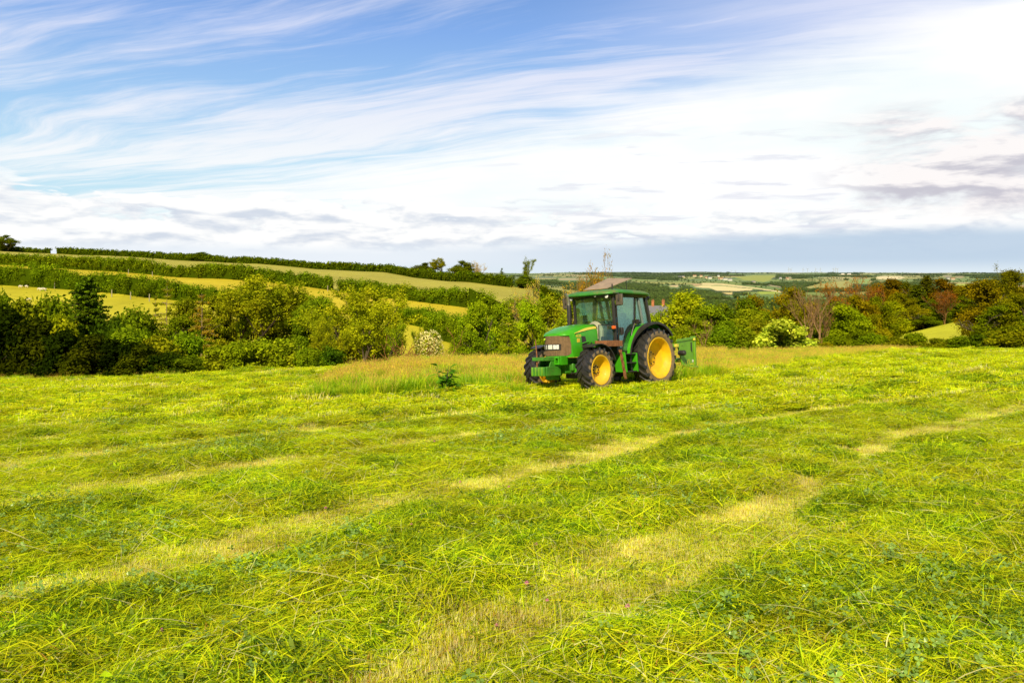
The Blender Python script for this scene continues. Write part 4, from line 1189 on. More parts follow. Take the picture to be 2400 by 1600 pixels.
hedge([(145, 150), (230, 147), (330, 143), (430, 141)], 4.4, 'thick hedge behind the top of the dark conifer', color=(.75,.85,.7), seed=11, th=2.4, bumps=.55)
hedge([(430, 141), (520, 140), (640, 137), (760, 133)], 3.4, 'hedge seen in the gaps behind the large spreading tree', color=(.75,.85,.7), seed=12, th=2)
hedge([(890, 128), (950, 124), (1020, 119), (1095, 113)], 3.6, 'patchy hedge of rounded bushes below the ochre field', color=(.75,.9,.7), seed=13, bumps=.8)
hedge([(1000, 112), (1060, 108), (1120, 103)], 3.4, 'low dense scrub hedge at the foot of the hill above the hawthorn', color=(.85,.9,.7), seed=14, bumps=.8)
hedge([(1250, 226), (1280, 225), (1306, 226)], 3.0, 'small round-topped hedge between the two pastures at the hill end', color=(.6,.7,.5), seed=15)
hedge([(1100, 150), (1180, 152), (1290, 165)], 5.5, 'shaggy hedge behind the cluster of green trees', color=(.8,.9,.7), seed=16, bumps=.6)

# ------------------------------------------------------------------ far woodland (nobody could count it)
def woodland():
    protos = []
    for k in range(6):
        rng = np.random.default_rng(800+k)
        cen = []; rad = []
        for i in range(12):
            a = rng.random()*6.28; hh = rng.random(); r_ = .42*math.sin(math.pi*(.25+.6*hh))*rng.uniform(.4, 1)
            cen.append((r_*math.cos(a), r_*math.sin(a), .2+.62*hh)); rad.append(rng.uniform(.12, .24))
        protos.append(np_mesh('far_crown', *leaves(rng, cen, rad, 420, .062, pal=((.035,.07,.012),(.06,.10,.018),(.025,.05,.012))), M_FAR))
    rng = np.random.default_rng(9)
    n = 190000
    y = np.exp(rng.uniform(math.log(420), math.log(9500), n)); px = rng.uniform(1080, 2560, n)
    x = (px-1200)/F*y; z = H(x, y, False)
    px, py, cid, wood, hedge_ = far_masks(x, y, z)
    infield = np.zeros(n, bool)
    for poly, c in FARF: infield |= inpoly(px, py, poly)
    # hedge lines inside the pale fields
    line = (np.abs(py-(683.5-.006*(px-1700))) < .5) & (px > 1780) & (px < 1795)
    vis = py > 600
    dens = np.where(wood, np.clip(1.0*(y/2200)**0, 0, 1), np.where(hedge_, .35*np.clip(4500/y, .35, 1), .006*np.clip(3500/y, .2, 1)))
    dens = np.where(y < 1300, np.where(wood, .9, .35), dens)
    k = (rng.random(n) < dens) & ~infield
    x, y, z, px, wood, py_ = x[k], y[k], z[k], px[k], wood[k], py[k]
    if len(x) > 62000:
        q = rng.choice(len(x), 62000, replace=False); x, y, z, px, wood, py_ = x[q], y[q], z[q], px[q], wood[q], py_[q]
    m = len(x)
    h = rng.uniform(7, 12, m)*np.where(wood, 1.0, .6)
    hide = np.zeros(m, bool)
    for fr_ in (1.15, .9, .65, .4, .2):
        for dx_ in (-.5, .5):
            for poly, c_ in FARF[:8]+FARF[10:]: hide |= inpoly(px+dx_*h/y*F, py_-h/y*F*fr_, poly)
    h = np.where(hide, h*.13, h)
    sc3 = np.stack([h*rng.uniform(.8, 1.3, m)*np.clip(y/2500, .9, 2.2), h*rng.uniform(.8, 1.3, m), h], 1)
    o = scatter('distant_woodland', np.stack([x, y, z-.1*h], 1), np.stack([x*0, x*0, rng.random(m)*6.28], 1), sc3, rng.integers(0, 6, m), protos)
    tag(o, 'far woods and hedgerows of the valley reaching to the horizon', 'woodland', kind='stuff')
woodland()

# ------------------------------------------------------------------ far houses, turbines
M_WHITE = pbr('white_render', (.80, .76, .68), .8, var=.05)
M_CREAM = pbr('cream_render', (.70, .58, .42), .85, var=.08)
M_SLATE = pbr('slate', (.20, .20, .23), .6, var=.2)
M_TILE = pbr('clay_tile', (.36, .17, .09), .8, var=.2)
M_BRICK = pbr('brick', (.46, .17, .08), .85, var=.25, scale=3)
M_GLASSD = pbr('dark_glass', (.03, .035, .04), .15)
def house(px, py, w, label, wm, rm, depth=8, hgt=5.5, rz=0, chim=False, g=None, y=None):
    p = g or hit(px, py, 500)
    wid = w/F*p.y
    o = empty('farmhouse' if not chim else 'brick_house', p, label, 'house', 'white and cream houses of the distant village' if not chim else None)
    o.rotation_euler = (0, 0, rz)
    MB().box(-wid/2, wid/2, -depth/2, depth/2, -2, hgt).build('wall', wm, o, False)
    rf = MB().prism([(-depth/2-.4, hgt+.003), (depth/2+.4, hgt+.003), (0, hgt+depth*.42)], -wid/2-.3, wid/2+.3, ax=0).build('roof', rm, o, False)
    nw = max(2, int(wid/3.2))
    for i in range(nw):
        cx = -wid/2+(i+.5)*wid/nw
        MB().box(cx-.55, cx+.55, -depth/2-.06, -depth/2+.1, hgt*.45, hgt*.45+1.3).build('window', M_GLASSD, o, False)
    return o, rf, wid
for i, (px, py, w, wm, rm, lab) in enumerate([
 (1593, 652, 8, M_WHITE, M_SLATE, 'leftmost white house of the distant village'),
 (1601, 651, 6, M_CREAM, M_SLATE, 'cream house touching the leftmost white village house'),
 (1628, 648.5, 8, M_CREAM, M_TILE, 'brown-roofed house high at the back of the village'),
 (1643, 649, 6, M_CREAM, M_TILE, 'small brown-roofed house right of the first brown-roofed one'),
 (1655, 653, 5, M_CREAM, M_TILE, 'tiny tan house left of the bright white gable'),
 (1664, 653.5, 8, M_WHITE, M_SLATE, 'bright white gabled house in the middle of the village'),
 (1684, 648.5, 5, M_WHITE, M_SLATE, 'small white house above the long white row'),
 (1689, 655.5, 12, M_CREAM, M_TILE, 'left half of the long pale house row'),
 (1700, 656.5, 10, M_WHITE, M_SLATE, 'middle of the long pale house row'),
 (1711, 658, 9, M_WHITE, M_SLATE, 'right end of the long pale house row'),
 (1766, 664.5, 8, M_CREAM, M_SLATE, 'lone pale farm building right above the wheat field'),
 (1829, 654.5, 5, M_WHITE, M_SLATE, 'lone white house among trees right of the village'),
 (1845, 655.5, 6, M_CREAM, M_TILE, 'low tan barn right of the lone white house'),
 (1975, 643.5, 7, M_WHITE, M_SLATE, 'left one of two pale houses on the ridge'),
 (1990, 643.5, 8, M_WHITE, M_SLATE, 'right one of two pale houses on the ridge'),
 (2222, 655, 6, M_WHITE, M_SLATE, 'left one of two white houses at the far right'),
 (2233, 656, 9, M_CREAM, M_TILE, 'right, wider one of two pale houses at the far right')]):
    house(px, py, w, lab, wm, rm, hgt=6.5, depth=9)
# the near house of which two chimneys and a slate roof show
def near_house():
    p = at(1545, 205)
    top = CZ-(721-640)/F*205
    o, rf, wid = house(0, 0, 40/F*0+44, 'brick house in the trees with grey roof and two red chimneys right of the cab', M_BRICK, M_SLATE, depth=7, hgt=top-p.z-2.4, rz=R(-18), chim=True, g=p)
    hz = top-p.z
    for cx, hh in ((-1.6, 2.0), (1.05, 2.1)):
        MB().box(cx-.32, cx+.32, -.3, .3, hz-.6, hz+hh-.35).box(cx-.4, cx+.4, -.38, .38, hz+hh-.352, hz+hh-.22).build('chimney', M_BRICK, rf, False)
        pots = MB()
        for q in (-.16, .16): pots.lathe([(.09, hz+hh-.23), (.07, hz+hh+.15)], (cx+q, 0, 0), 10, ax=2)
        pots.build('chimney_pot', M_BRICK, rf)
near_house()
M_TURB = pbr('turbine_white', (.5, .53, .58), .5, var=.02)
def turbines():
    tow = blad = None; first = None
    labs = ['leftmost faint wind turbine on the horizon', 'second faint wind turbine from the left', 'left one of the tallest pair of wind turbines', 'right one of the tallest pair of wind turbines',
            'left one of the middle pair of wind turbines', 'right one of the middle pair of wind turbines', 'wind turbine after the middle pair', 'wind turbine third from the right cluster',
            'left one of the rightmost tight cluster of wind turbines', 'middle one of the rightmost tight cluster of wind turbines', 'right one of the rightmost tight cluster of wind turbines']
    for i, (px, h, a) in enumerate([(1714, .7, .3), (1724, .7, .9), (1848.7, 1.12, .2), (1853.7, 1.05, 1.2), (1882, 1, .7), (1892.6, 1, 1.6), (1911.7, .95, .1), (1922.6, .95, .5), (1953, .95, 1.0), (1958.5, 1, .3), (1963, .95, 1.5)]):
        y = 9200; x = (px-1200)/F*y
        o = empty('wind_turbine', (x, y, float(H(np.array([x]), np.array([9000.]), False)[0])), labs[i], 'wind turbine', 'wind turbines on the horizon')
        o.scale = (h*.9, h*.9, h*.9)
        if first is None:
            t = MB().lathe([(3.0, -15), (2.6, 0), (1.7, 50)], n=10, ax=2).build('tower', M_TURB, o)
            b = MB()
            for q in range(3):
                w = 2*math.pi*q/3
                b.tube([(0, -3.5, 0), (math.cos(w)*9, -3.5, math.sin(w)*9), (math.cos(w)*26, -3.5, math.sin(w)*26)], [1.3, 1.7, .6], 6)
            b.ball((0, -2.5, 0), 2.2, 8)
            rt = b.build('rotor', M_TURB, o); rt.location = (0, 0, 50); first = (t, rt)
        else:
            for q in first:
                c = q.copy(); COL.objects.link(c); c.parent = o
                if q is first[1]: c.rotation_euler = (0, a, 0)
turbines()

# ------------------------------------------------------------------ sheep
M_WOOL = pbr('wool', (.78, .70, .56), .95, var=.1, bump=.6, bscale=60)
def skin_mesh(name, V, E_, rad, mat, sub=2, root=0, smooth=True):
    me = bpy.data.meshes.new(name); me.from_pydata(V, E_, [])
    o = bpy.data.objects.new(name, me); COL.objects.link(o)
    m = o.modifiers.new('s', 'SKIN'); m.use_smooth_shade = True; m.branch_smoothing = .6
    for i, r in enumerate(rad):
        r = r if hasattr(r, '__len__') else (r, r)
        me.skin_vertices[0].data[i].radius = r
        me.skin_vertices[0].data[i].use_root = (i == root)
    s = o.modifiers.new('d', 'SUBSURF'); s.levels = s.render_levels = sub
    dg = bpy.context.evaluated_depsgraph_get(); dg.update()
    m2 = bpy.data.meshes.new_from_object(o.evaluated_get(dg))
    bpy.data.objects.remove(o); bpy.data.meshes.remove(me)
    m2.materials.clear(); m2.materials.append(mat); m2.name = name
    m2.polygons.foreach_set('use_smooth', [True]*len(m2.polygons))
    return m2
_V = [(-.42,0,.62),(-.1,0,.64),(.3,0,.64),(.5,0,.72),(.66,0,.60),(.80,0,.48),
      (-.42,.14,.42),(-.40,.14,.2),(-.42,.14,0),(-.42,-.14,.42),(-.40,-.14,.2),(-.42,-.14,0),
      (.32,.13,.42),(.33,.13,.2),(.34,.13,0),(.32,-.13,.42),(.33,-.13,.2),(.34,-.13,0),(-.6,0,.55),
      (.66,.13,.66),(.66,-.13,.66)]
_E = [(0,1),(1,2),(2,3),(3,4),(4,5),(0,6),(6,7),(7,8),(0,9),(9,10),(10,11),(2,12),(12,13),(13,14),(2,15),(15,16),(16,17),(0,18),(4,19),(4,20)]
_Rr = [.24,.27,.24,.16,.11,.06,.09,.045,.035,.09,.045,.035,.08,.04,.035,.08,.04,.035,.07,.035,.035]
SHEEP = skin_mesh('sheep', _V, _E, _Rr, M_WOOL, 2, 1)
for px, py, y, rz, lab in [
 (48, 671, 150, .2, 'white sheep furthest left in the hillside flock'),
 (62.5, 671, 150, 2.9, 'white sheep second from the left just under the thick hedge'),
 (92, 677, 143, .4, 'left sheep of the tight group of four'),
 (96.5, 678, 142, 3.3, 'second sheep of the tight group of four'),
 (101, 677, 142, .1, 'third sheep of the tight group of four'),
 (106, 678, 141, 2.6, 'right sheep of the tight group of four'),
 (67, 702, 121, .7, 'single sheep lying lower down than the rest of the hillside flock'),
 (2258, 765, 100, .5, 'left one of two sheep on the right-hand pasture'),
 (2266, 763, 101, 2.9, 'right one of two sheep on the right-hand pasture'),
 (2338, 749, 99, .3, 'white sheep half hidden under the big right-hand tree')]:
    o = link('sheep', SHEEP); o.location = hit(px, py+4, 75 if px < 1000 else 80)
    o.rotation_euler = (0, 0, rz); o.scale = (.62, .62, .62); tag(o, lab, 'sheep', 'white sheep grazing')
# fence posts under the hedges
M_POST = bark_mat('post_wood', (.40, .36, .28))
for px, y, lab in [(128, 149.6, 'wooden post right of the hillside sheep'), (301, 213, 'wooden post left of the pair under the long straight hedge'), (357, 209, 'wooden post under the long straight hedge right of the other'),
                   (262, 139, 'wooden post under the thick hedge right of the dark conifer'), (306, 137, 'middle wooden post right of the dark conifer'), (350, 136, 'wooden post left of the pine tops'), (768, 183, 'pale gatepost at the hedge gap')]:
    o = MB().tube([(0, 0, -.3), (0.02, 0, 1.3)], [.09, .08], 7).build('fence_post', M_POST); o.location = at(px, y)
    tag(o, lab, 'fence post', 'fence posts along the hillside hedges')

# ------------------------------------------------------------------ dock plant, clover heads
def dock():
    rng = np.random.default_rng(77)
    g = DOCK; o = empty('dock_plant', hit(1046, 929, 10)+Vector((0, 0, -.02)), 'bushy dark green dock plant standing in the tall meadow grass', 'plant')
    V = []; Q = []; C = []; st = MB()
    stems = []
    for s in range(16):
        a = rng.random()*6.28; L = rng.uniform(.35, .78); ln = rng.uniform(.05, .3)
        pts = [Vector((math.cos(a)*ln*t*L, math.sin(a)*ln*t*L, L*t)) for t in np.linspace(0, 1, 5)]
        st.tube(pts, [.008, .007, .006, .005, .003], 5, caps=False); stems.append(pts)
        for q in range(rng.integers(7, 12)):
            t = rng.uniform(.05, 1); p = pts[0].lerp(pts[-1], t)
            b = rng.random()*6.28; l = rng.uniform(.13, .26)*(1.2-.5*t); w = l*rng.uniform(.32, .5); el = rng.uniform(-.1, .9)
            d = Vector((math.cos(b)*math.cos(el), math.sin(b)*math.cos(el), math.sin(el))); sd = Vector((-math.sin(b), math.cos(b), rng.normal(0, .3)))
            col = np.array(((.06,.20,.03),(.11,.30,.04),(.05,.15,.03))[rng.integers(0, 3)])*rng.uniform(.8, 1.3)
            k = len(V)
            for i in range(5):
                f = i/4; ww = w*math.sin(math.pi*(.12+.84*f))*.5; cpt = p+d*l*f+Vector((0, 0, -.35*l*f*f))
                V += [tuple(cpt-sd*ww+Vector((0,0,ww*.5))), tuple(cpt), tuple(cpt+sd*ww+Vector((0,0,ww*.5)))]; C += [col, col*.8, col*1.1]
                if i: Q += [(k+3*i-3, k+3*i-2, k+3*i+1, k+3*i), (k+3*i-2, k+3*i-1, k+3*i+2, k+3*i+1)]
    st.build('stems', M_BARK, o)
    link('leaves', np_mesh('leaves', V, Q, C, M_LEAF), o)
    o.scale = (1.55, 1.55, 1.12)
dock()
M_PINK = pbr('clover_pink', (.62, .22, .34), .8, var=.25, scale=60)
def clover_heads():
    rng = np.random.default_rng(3)
    V, Q, C = leaves(rng, [(0, 0, .0)], [.011], 130, .005, pal=((1, 1, 1),), shell=.7, squash=.85)
    head = np_mesh('clover_flower', V, Q, None, M_PINK)
    spots = [(1078,1145),(1234,1146),(1192,1170),(1397,1138),(890,1274),(963,1275),(1256,1316),(1127,1363),(1204,1363),(1163,1489),(1234,1393),(1440,1504),(1470,1448),(1282,1430),(356,1223),(378,1540),(763,1208),(2290,1230),(2010,1070),(2230,1215),(2310,1080),(1545,1145),(1018,1058),(598,1040),(1690,1120),(2050,1330)]
    for i, (px, py) in enumerate(spots):
        p = hit(px, py, 1.5, 60); r = rng.uniform(.75, 1.15)
        o = link('clover_flower', head); o.location = p+Vector((0, 0, float(relief(np.array([p.x]), np.array([p.y]))[0])+.035+.004*p.y))
        o.scale = (r, r, r); tag(o, 'small pink clover flower head lying in the cut grass', 'flower', 'pink clover heads in the cut grass')
clover_heads()
# ------------------------------------------------------------------ tractor
P_GREEN = pbr('green_paint', (.065, .42, .010), .36, var=.12, scale=3, dirt=.26, dirtcol=(.20, .17, .06), coat=.12, spec=.35)
P_GREEN2 = pbr('worn_green_paint', (.06, .27, .02), .5, var=.2, scale=6, dirt=.42, dirtcol=(.22, .15, .07), bump=.2)
P_IMPL = pbr('implement_green', (.17, .40, .02), .42, var=.12, scale=4, dirt=.25, dirtcol=(.22, .24, .06))
P_YEL = pbr('yellow_paint', (.92, .55, .012), .42, var=.12, scale=4, dirt=.42, dirtcol=(.58, .34, .05), coat=.08)
P_YEL2 = pbr('yellow_stripe', (.85, .72, .08), .4, var=.04)
P_RUB = pbr('tyre_rubber', (.032, .030, .029), .45, var=.3, scale=7, dirt=.16, dirtcol=(.15, .115, .075), bump=.3)
P_SIDE = pbr('dusty_tyre_side', (.25, .175, .105), .9, var=.2, scale=9, dirt=.3, dirtcol=(.16, .12, .08), bump=.25)
P_BLK = pbr('black_plastic', (.035, .030, .028), .45, var=.2, scale=8, dirt=.14, dirtcol=(.14, .10, .06))
P_GRILLE = pbr('dusty_grille', (.20, .12, .06), .8, var=.2, scale=12, dirt=.3, dirtcol=(.27, .17, .08))
P_RUST = pbr('rusty_steel', (.30, .12, .05), .85, var=.35, scale=14, bump=.4)
P_STEEL = pbr('bare_steel', (.42, .38, .33), .4, metal=.7, var=.2)
P_LAMP = pbr('lamp_glass', (.88, .88, .86), .12, var=.05, coat=.6)
P_ORANGE = pbr('orange_lens', (.90, .16, .02), .25, var=.05)
P_ROOF = pbr('roof_green', (.05, .26, .03), .5, var=.15, scale=3, dirt=.42, dirtcol=(.27, .20, .09))
P_HATCH = pbr('brown_hatch', (.40, .29, .19), .7, var=.18, scale=5)
P_MIRR = pbr('mirror_shell', (.11, .085, .06), .5, var=.15, dirt=.2)
P_GREY = pbr('grey_post', (.24, .29, .28), .45, var=.1)
P_SEAT = pbr('seat_fabric', (.05, .05, .055), .9, var=.2)
P_CREAM = pbr('cab_plastic', (.42, .42, .30), .6, var=.1)
def glass_mat():
    m, nt, out = new_mat('tinted_glass')
    t = nt.node('ShaderNodeBsdfTransparent'); t.inputs[0].default_value = (.84, .95, .90, 1)
    g = nt.node('ShaderNodeBsdfGlossy'); g.inputs['Roughness'].default_value = .03; g.inputs[0].default_value = (.85, 1, .92, 1)
    d = nt.node('ShaderNodeBsdfDiffuse'); 
    ob = S(nt, nt.node('ShaderNodeTexCoord').outputs['Object'])
    n = nt.noise(ob, 2.6, 6, .65, 1.0)
    nt.put(d.inputs[0], (.34, .46, .34))
    a = nt.node('ShaderNodeMixShader'); nt.put(a.inputs[0], nt.ss(n, .45, .8)*.14+.03)
    nt.l.new(t.outputs[0], a.inputs[1]); nt.l.new(d.outputs[0], a.inputs[2])
    f = nt.node('ShaderNodeFresnel'); f.inputs[0].default_value = 1.5
    b = nt.node('ShaderNodeMixShader'); nt.put(b.inputs[0], S(nt, f.outputs[0])*.8+.02)
    nt.l.new(a.outputs[0], b.inputs[1]); nt.l.new(g.outputs[0], b.inputs[2])
    nt.l.new(b.outputs[0], out.inputs[0]); return m
P_GLASS = glass_mat()

_n = Vector((-.022, .10, 1)).normalized(); _th = .777
_h3 = Vector((-math.sin(_th), -math.cos(_th), 0)); _h3 = (_h3-_h3.dot(_n)*_n).normalized(); _l3 = _n.cross(_h3)
TM = Matrix(((_h3.x, _l3.x, _n.x, 3.447), (_h3.y, _l3.y, _n.y, 23.495), (_h3.z, _l3.z, _n.z, CZ-3.375), (0, 0, 0, 1)))

def wheel(root, name, X, Y, Rr, rimR, W, side, nl, dish, lh):
    """axle along Y; side +1: outer face towards +Y"""
    w = bpy.data.objects.new(name, None); COL.objects.link(w); w.parent = root; w.empty_display_size = .2
    w.location = (X, Y, Rr); h = W/2
    # carcass
    c = MB(); Rb = Rr-lh
    prof = [(rimR-.01, h*.80), (rimR+.03, h*.92), (rimR+(Rb-rimR)*.45, h*1.0), (rimR+(Rb-rimR)*.80, h*.95), (Rb-.02, h*.82), (Rb, h*.5), (Rb+.006, 0)]
    prof = prof + [(r, -t) for r, t in prof[-2::-1]]
    c.lathe(prof, n=64)
    ty = c.build('tyre', P_SIDE, w); nface = len(c.f)
    # tread band and lugs
    t = MB(); t.lathe([(Rb-.035, h*.93), (Rb+.004, h*.80), (Rb+.008, h*.5), (Rb+.012, 0), (Rb+.008, -h*.5), (Rb+.004, -h*.80), (Rb-.035, -h*.93)], n=64)
    for i in range(nl):
        for s in (1, -1):
            a0 = 2*math.pi*(i+(.5 if s < 0 else 0))/nl
            da = 2*math.pi/nl
            st = [(-.05, 0), (.25, .30), (.60, .62), (.92, .82), (1.06, .98)]
            ring = []
            for q, (yy, f) in enumerate(st):
                y = s*yy*h; a = a0 + f*da*1.15*(1 if True else 0)
                rb = Rb-.005 if yy < .9 else (Rb-.03 if yy < 1 else Rb-.10)
                rt = Rr if yy < .9 else (Rr-.012 if yy < 1 else Rr-.06)
                wd = (.030 if yy < .5 else .036)/Rr
                p = []
                for (r_, aa) in ((rb, a-wd*1.35), (rt, a-wd*.8), (rt, a+wd*.8), (rb, a+wd*1.35)):
                    p.append((r_*math.cos(-aa), y if yy < 1 else s*1.0*h, r_*math.sin(-aa)))
                ring.append(p)
            vs = [v for p in ring for v in p]; k = len(ring)
            fs = [(0, 1, 2, 3), (4*k-4, 4*k-3, 4*k-2, 4*k-1)]
            for q in range(k-1):
                for e in range(3): fs.append((4*q+e, 4*q+e+1, 4*q+e+5, 4*q+e+4))
            t.add(vs, fs)
    tr_ = t.build('tread', P_RUB, w, True, ang=30)
    bm = bmesh.new(); bm.from_mesh(ty.data); n0 = len(bm.faces); bm.from_mesh(tr_.data); bm.faces.ensure_lookup_table()
    for f_ in bm.faces[n0:]: f_.material_index = 1
    bm.to_mesh(ty.data); bm.free(); bpy.data.objects.remove(tr_); ty.data.materials.append(P_RUB)
    ty.data.set_sharp_from_angle(angle=R(32))
    # rim: lip, barrel, deep dish, hub disc with bolts
    s = side; m = MB()
    m.lathe([(rimR+.012, s*h*.84), (rimR+.004, s*h*.94), (rimR-.02, s*h*.93), (rimR-.035, s*h*.80), (rimR-.045, s*(h*.45)), (rimR-.075, s*(h*.30)), (rimR-.09, s*(h-dish*.7)),
             (rimR*.62, s*(h-dish*.92)), (rimR*.40, s*(h-dish)), (rimR*.36, s*(h-dish+.03)), (rimR*.30, s*(h-dish+.035)), (.001, s*(h-dish+.035))], n=64)
    m.lathe([(rimR+.012, -s*h*.84), (rimR+.004, -s*h*.94), (rimR-.03, -s*h*.90), (rimR-.05, -s*h*.3), (rimR-.09, s*(h-dish*.7))], n=64)
    rim = m.build('rim', P_YEL, w, ang=40)
    hb = MB(); hb.lathe([(rimR*.19, s*(h-dish+.03)), (rimR*.18, s*(h-dish+.05)), (rimR*.12, s*(h-dish+.06)), (.001, s*(h-dish+.06))], n=24)
    hb.build('hub', P_YEL, w)
    b = MB(); nb = 8
    for i in range(nb):
        a = 2*math.pi*i/nb; rr = rimR*.275
        b.lathe([(.022, s*(h-dish+.034)), (.022, s*(h-dish+.055)), (.001, s*(h-dish+.055))], (rr*math.cos(a), 0, rr*math.sin(a)), 6)
    b.build('wheel_bolts', P_BLK, w)
    return w

def arc_band(a0, a1, r, t, y0, y1, c, n=18, r2=None):
    """curved sheet around Y, radius r, thickness t, angles in degrees from +X upwards"""
    m = MB(); vs = []
    for i in range(n+1):
        a = R(a0+(a1-a0)*i/n); rr = r if r2 is None else r+(r2-r)*i/n
        Y0 = y0(R(a0+(a1-a0)*i/n)) if callable(y0) else y0; Y1 = y1(R(a0+(a1-a0)*i/n)) if callable(y1) else y1
        for q, y in ((rr, Y0), (rr, Y1), (rr-t, Y1), (rr-t, Y0)):
            vs.append((c[0]+q*math.cos(a), y, c[1]+q*math.sin(a)))
    fs = [(0, 1, 2, 3), (4*n, 4*n+1, 4*n+2, 4*n+3)]
    for i in range(n):
        for e in range(4): fs.append((4*i+e, 4*i+(e+1) % 4, 4*i+4+(e+1) % 4, 4*i+4+e))
    return m.add(vs, fs)

def tractor():
    t = empty('tractor', (0, 0, 0), 'green tractor with yellow wheel rims and brown dusty grille crossing the mown field', 'tractor')
    t.matrix_world = TM
    WB = 2.7
    wheel(t, 'rear_wheel', 0, .90, .86, .585, .50, 1, 20, .36, .055)
    wheel(t, 'rear_wheel', 0, -.90, .86, .585, .50, -1, 20, .36, .055)
    wheel(t, 'front_wheel', WB, .93, .60, .385, .44, 1, 17, .24, .050)
    wheel(t, 'front_wheel', WB, -.93, .60, .385, .44, -1, 17, .24, .050)
    # ---------------- hood: lofted sections from the cab forward
    secs = []
    for X, w, z0, zs, zt in ((2.02, .50, .98, 1.60, 1.845), (2.30, .50, .97, 1.60, 1.84), (2.60, .505, .96, 1.575, 1.805), (2.85, .505, .95, 1.54, 1.755), (3.03, .495, .95, 1.50, 1.70), (3.16, .46, .95, 1.49, 1.655), (3.26, .38, .95, 1.50, 1.61), (3.31, .26, .95, 1.51, 1.585)):
        hw = w; pr = [(hw, z0), (hw, z0+.2), (hw, zs-.1), (hw*.975, zs+.03)]
        if X > 3.05: pr = [(hw, 1.515), (hw, 1.52), (hw, 1.525), (hw*.975, 1.53)]; zs = 1.50
        for q in range(1, 5):
            a = R(q*18); pr.append((hw*(.975-.30*(1-math.cos(a))/(1-math.cos(R(72)))*1.0), zs+.03+(zt-zs-.05)*math.sin(a)/math.sin(R(72))))
        pr.append((hw*.35, zt-.006)); pr.append((0, zt))
        full = [(X, y, z) for y, z in pr] + [(X, -y, z) for y, z in pr[-2::-1]]
        secs.append(full)
    m = MB(); k = len(secs[0]); vs = [v for s_ in secs for v in s_]; fs = []
    for i in range(len(secs)-1):
        for j in range(k-1): fs.append((i*k+j, i*k+j+1, (i+1)*k+j+1, (i+1)*k+j))
    fs.append(tuple(range(k))); fs.append(tuple(range((len(secs)-1)*k, len(secs)*k)))
    m.add(vs, fs); hood = m.build('hood', P_GREEN, t, ang=30)
    # front surround of the grille and the grille itself following the rounded nose
    def nose(y, off=0):
        return 3.335 + off - .31*abs(y/.50)**2.6
    g = MB(); rows = []; ys = np.linspace(-.465, .465, 34); zsv = [.985, 1.03, 1.48, 1.515]
    for yi, y in enumerate(ys):
        col_ = []
        edge = abs(y)/.465
        zb = .99 + .07*max(0, (edge-.82)/.18)**2; ztp = 1.52 - .09*max(0, (edge-.80)/.20)**2
        for f in (0, .1, .3, .5, .7, .9, 1):
            col_.append((nose(y, .012 + (.010 if yi % 2 else 0)), y, zb+(ztp-zb)*f))
        rows.append(col_)
    vs = [v for r_ in rows for v in r_]; q7 = 7
    fs = [(i*q7+j, i*q7+j+1, (i+1)*q7+j+1, (i+1)*q7+j) for i in range(len(rows)-1) for j in range(q7-1)]
    g.add(vs, fs); gr = g.build('grille', P_GRILLE, t, ang=15)
    # green nose shell round the grille
    s_ = MB(); rows = []
    ys2 = np.linspace(-.50, .50, 26)
    for y in ys2:
        x = nose(y) if abs(y) < .499 else 3.0
        rows.append([(x, y, .945), (x+.004, y, .99), (x+.004, y, 1.50), (x-.015, y, 1.545-.02*abs(y)), (x-.10, y*.97, 1.60-.03*abs(y))])
    vs = [v for r_ in rows for v in r_]
    fs = [(i*5+j, i*5+j+1, (i+1)*5+j+1, (i+1)*5+j) for i in range(len(rows)-1) for j in range(4)]
    s_.add(vs, fs); s_.build('nose_panel', P_GREEN, t, ang=40)
    # badge and lamps
    bd = MB()
    bd.lathe([(.030, 3.346), (.030, 3.358), (.001, 3.358)], (0, -.27, 1.44), 12, ax=0)
    bd.build('badge', P_BADGE, t, tf=Matrix.Translation((-.018, 0, 0)))
    hb = MB()
    Yc = (-.37, .27)
    prev = None
    pts = []
    for y in np.linspace(Yc[0], Yc[1], 12): pts.append((nose(y, .03), y))
    for (x0, y0), (x1, y1) in zip(pts[:-1], pts[1:]):
        hb.hexa([(x0-.08, y0, 1.135), (x0, y0, 1.14), (x1, y1, 1.14), (x1-.08, y1, 1.135)], [(x0-.08, y0, 1.305), (x0, y0, 1.30), (x1, y1, 1.30), (x1-.08, y1, 1.305)])
    hb.build('lamp_bar', P_BLK, t)
    for y0, y1 in ((-.345, -.185), (-.13, .03), (.06, .225)):
        xa, xb = nose(y0, .034), nose(y1, .034)
        lm = MB().hexa([(xa-.03, y0, 1.16), (xa+.004, y0, 1.163), (xb+.004, y1, 1.163), (xb-.03, y1, 1.16)], [(xa-.03, y0, 1.285), (xa+.004, y0, 1.282), (xb+.004, y1, 1.282), (xb-.03, y1, 1.285)])
        lm.build('headlight', P_LAMP, t, bevel=.008)
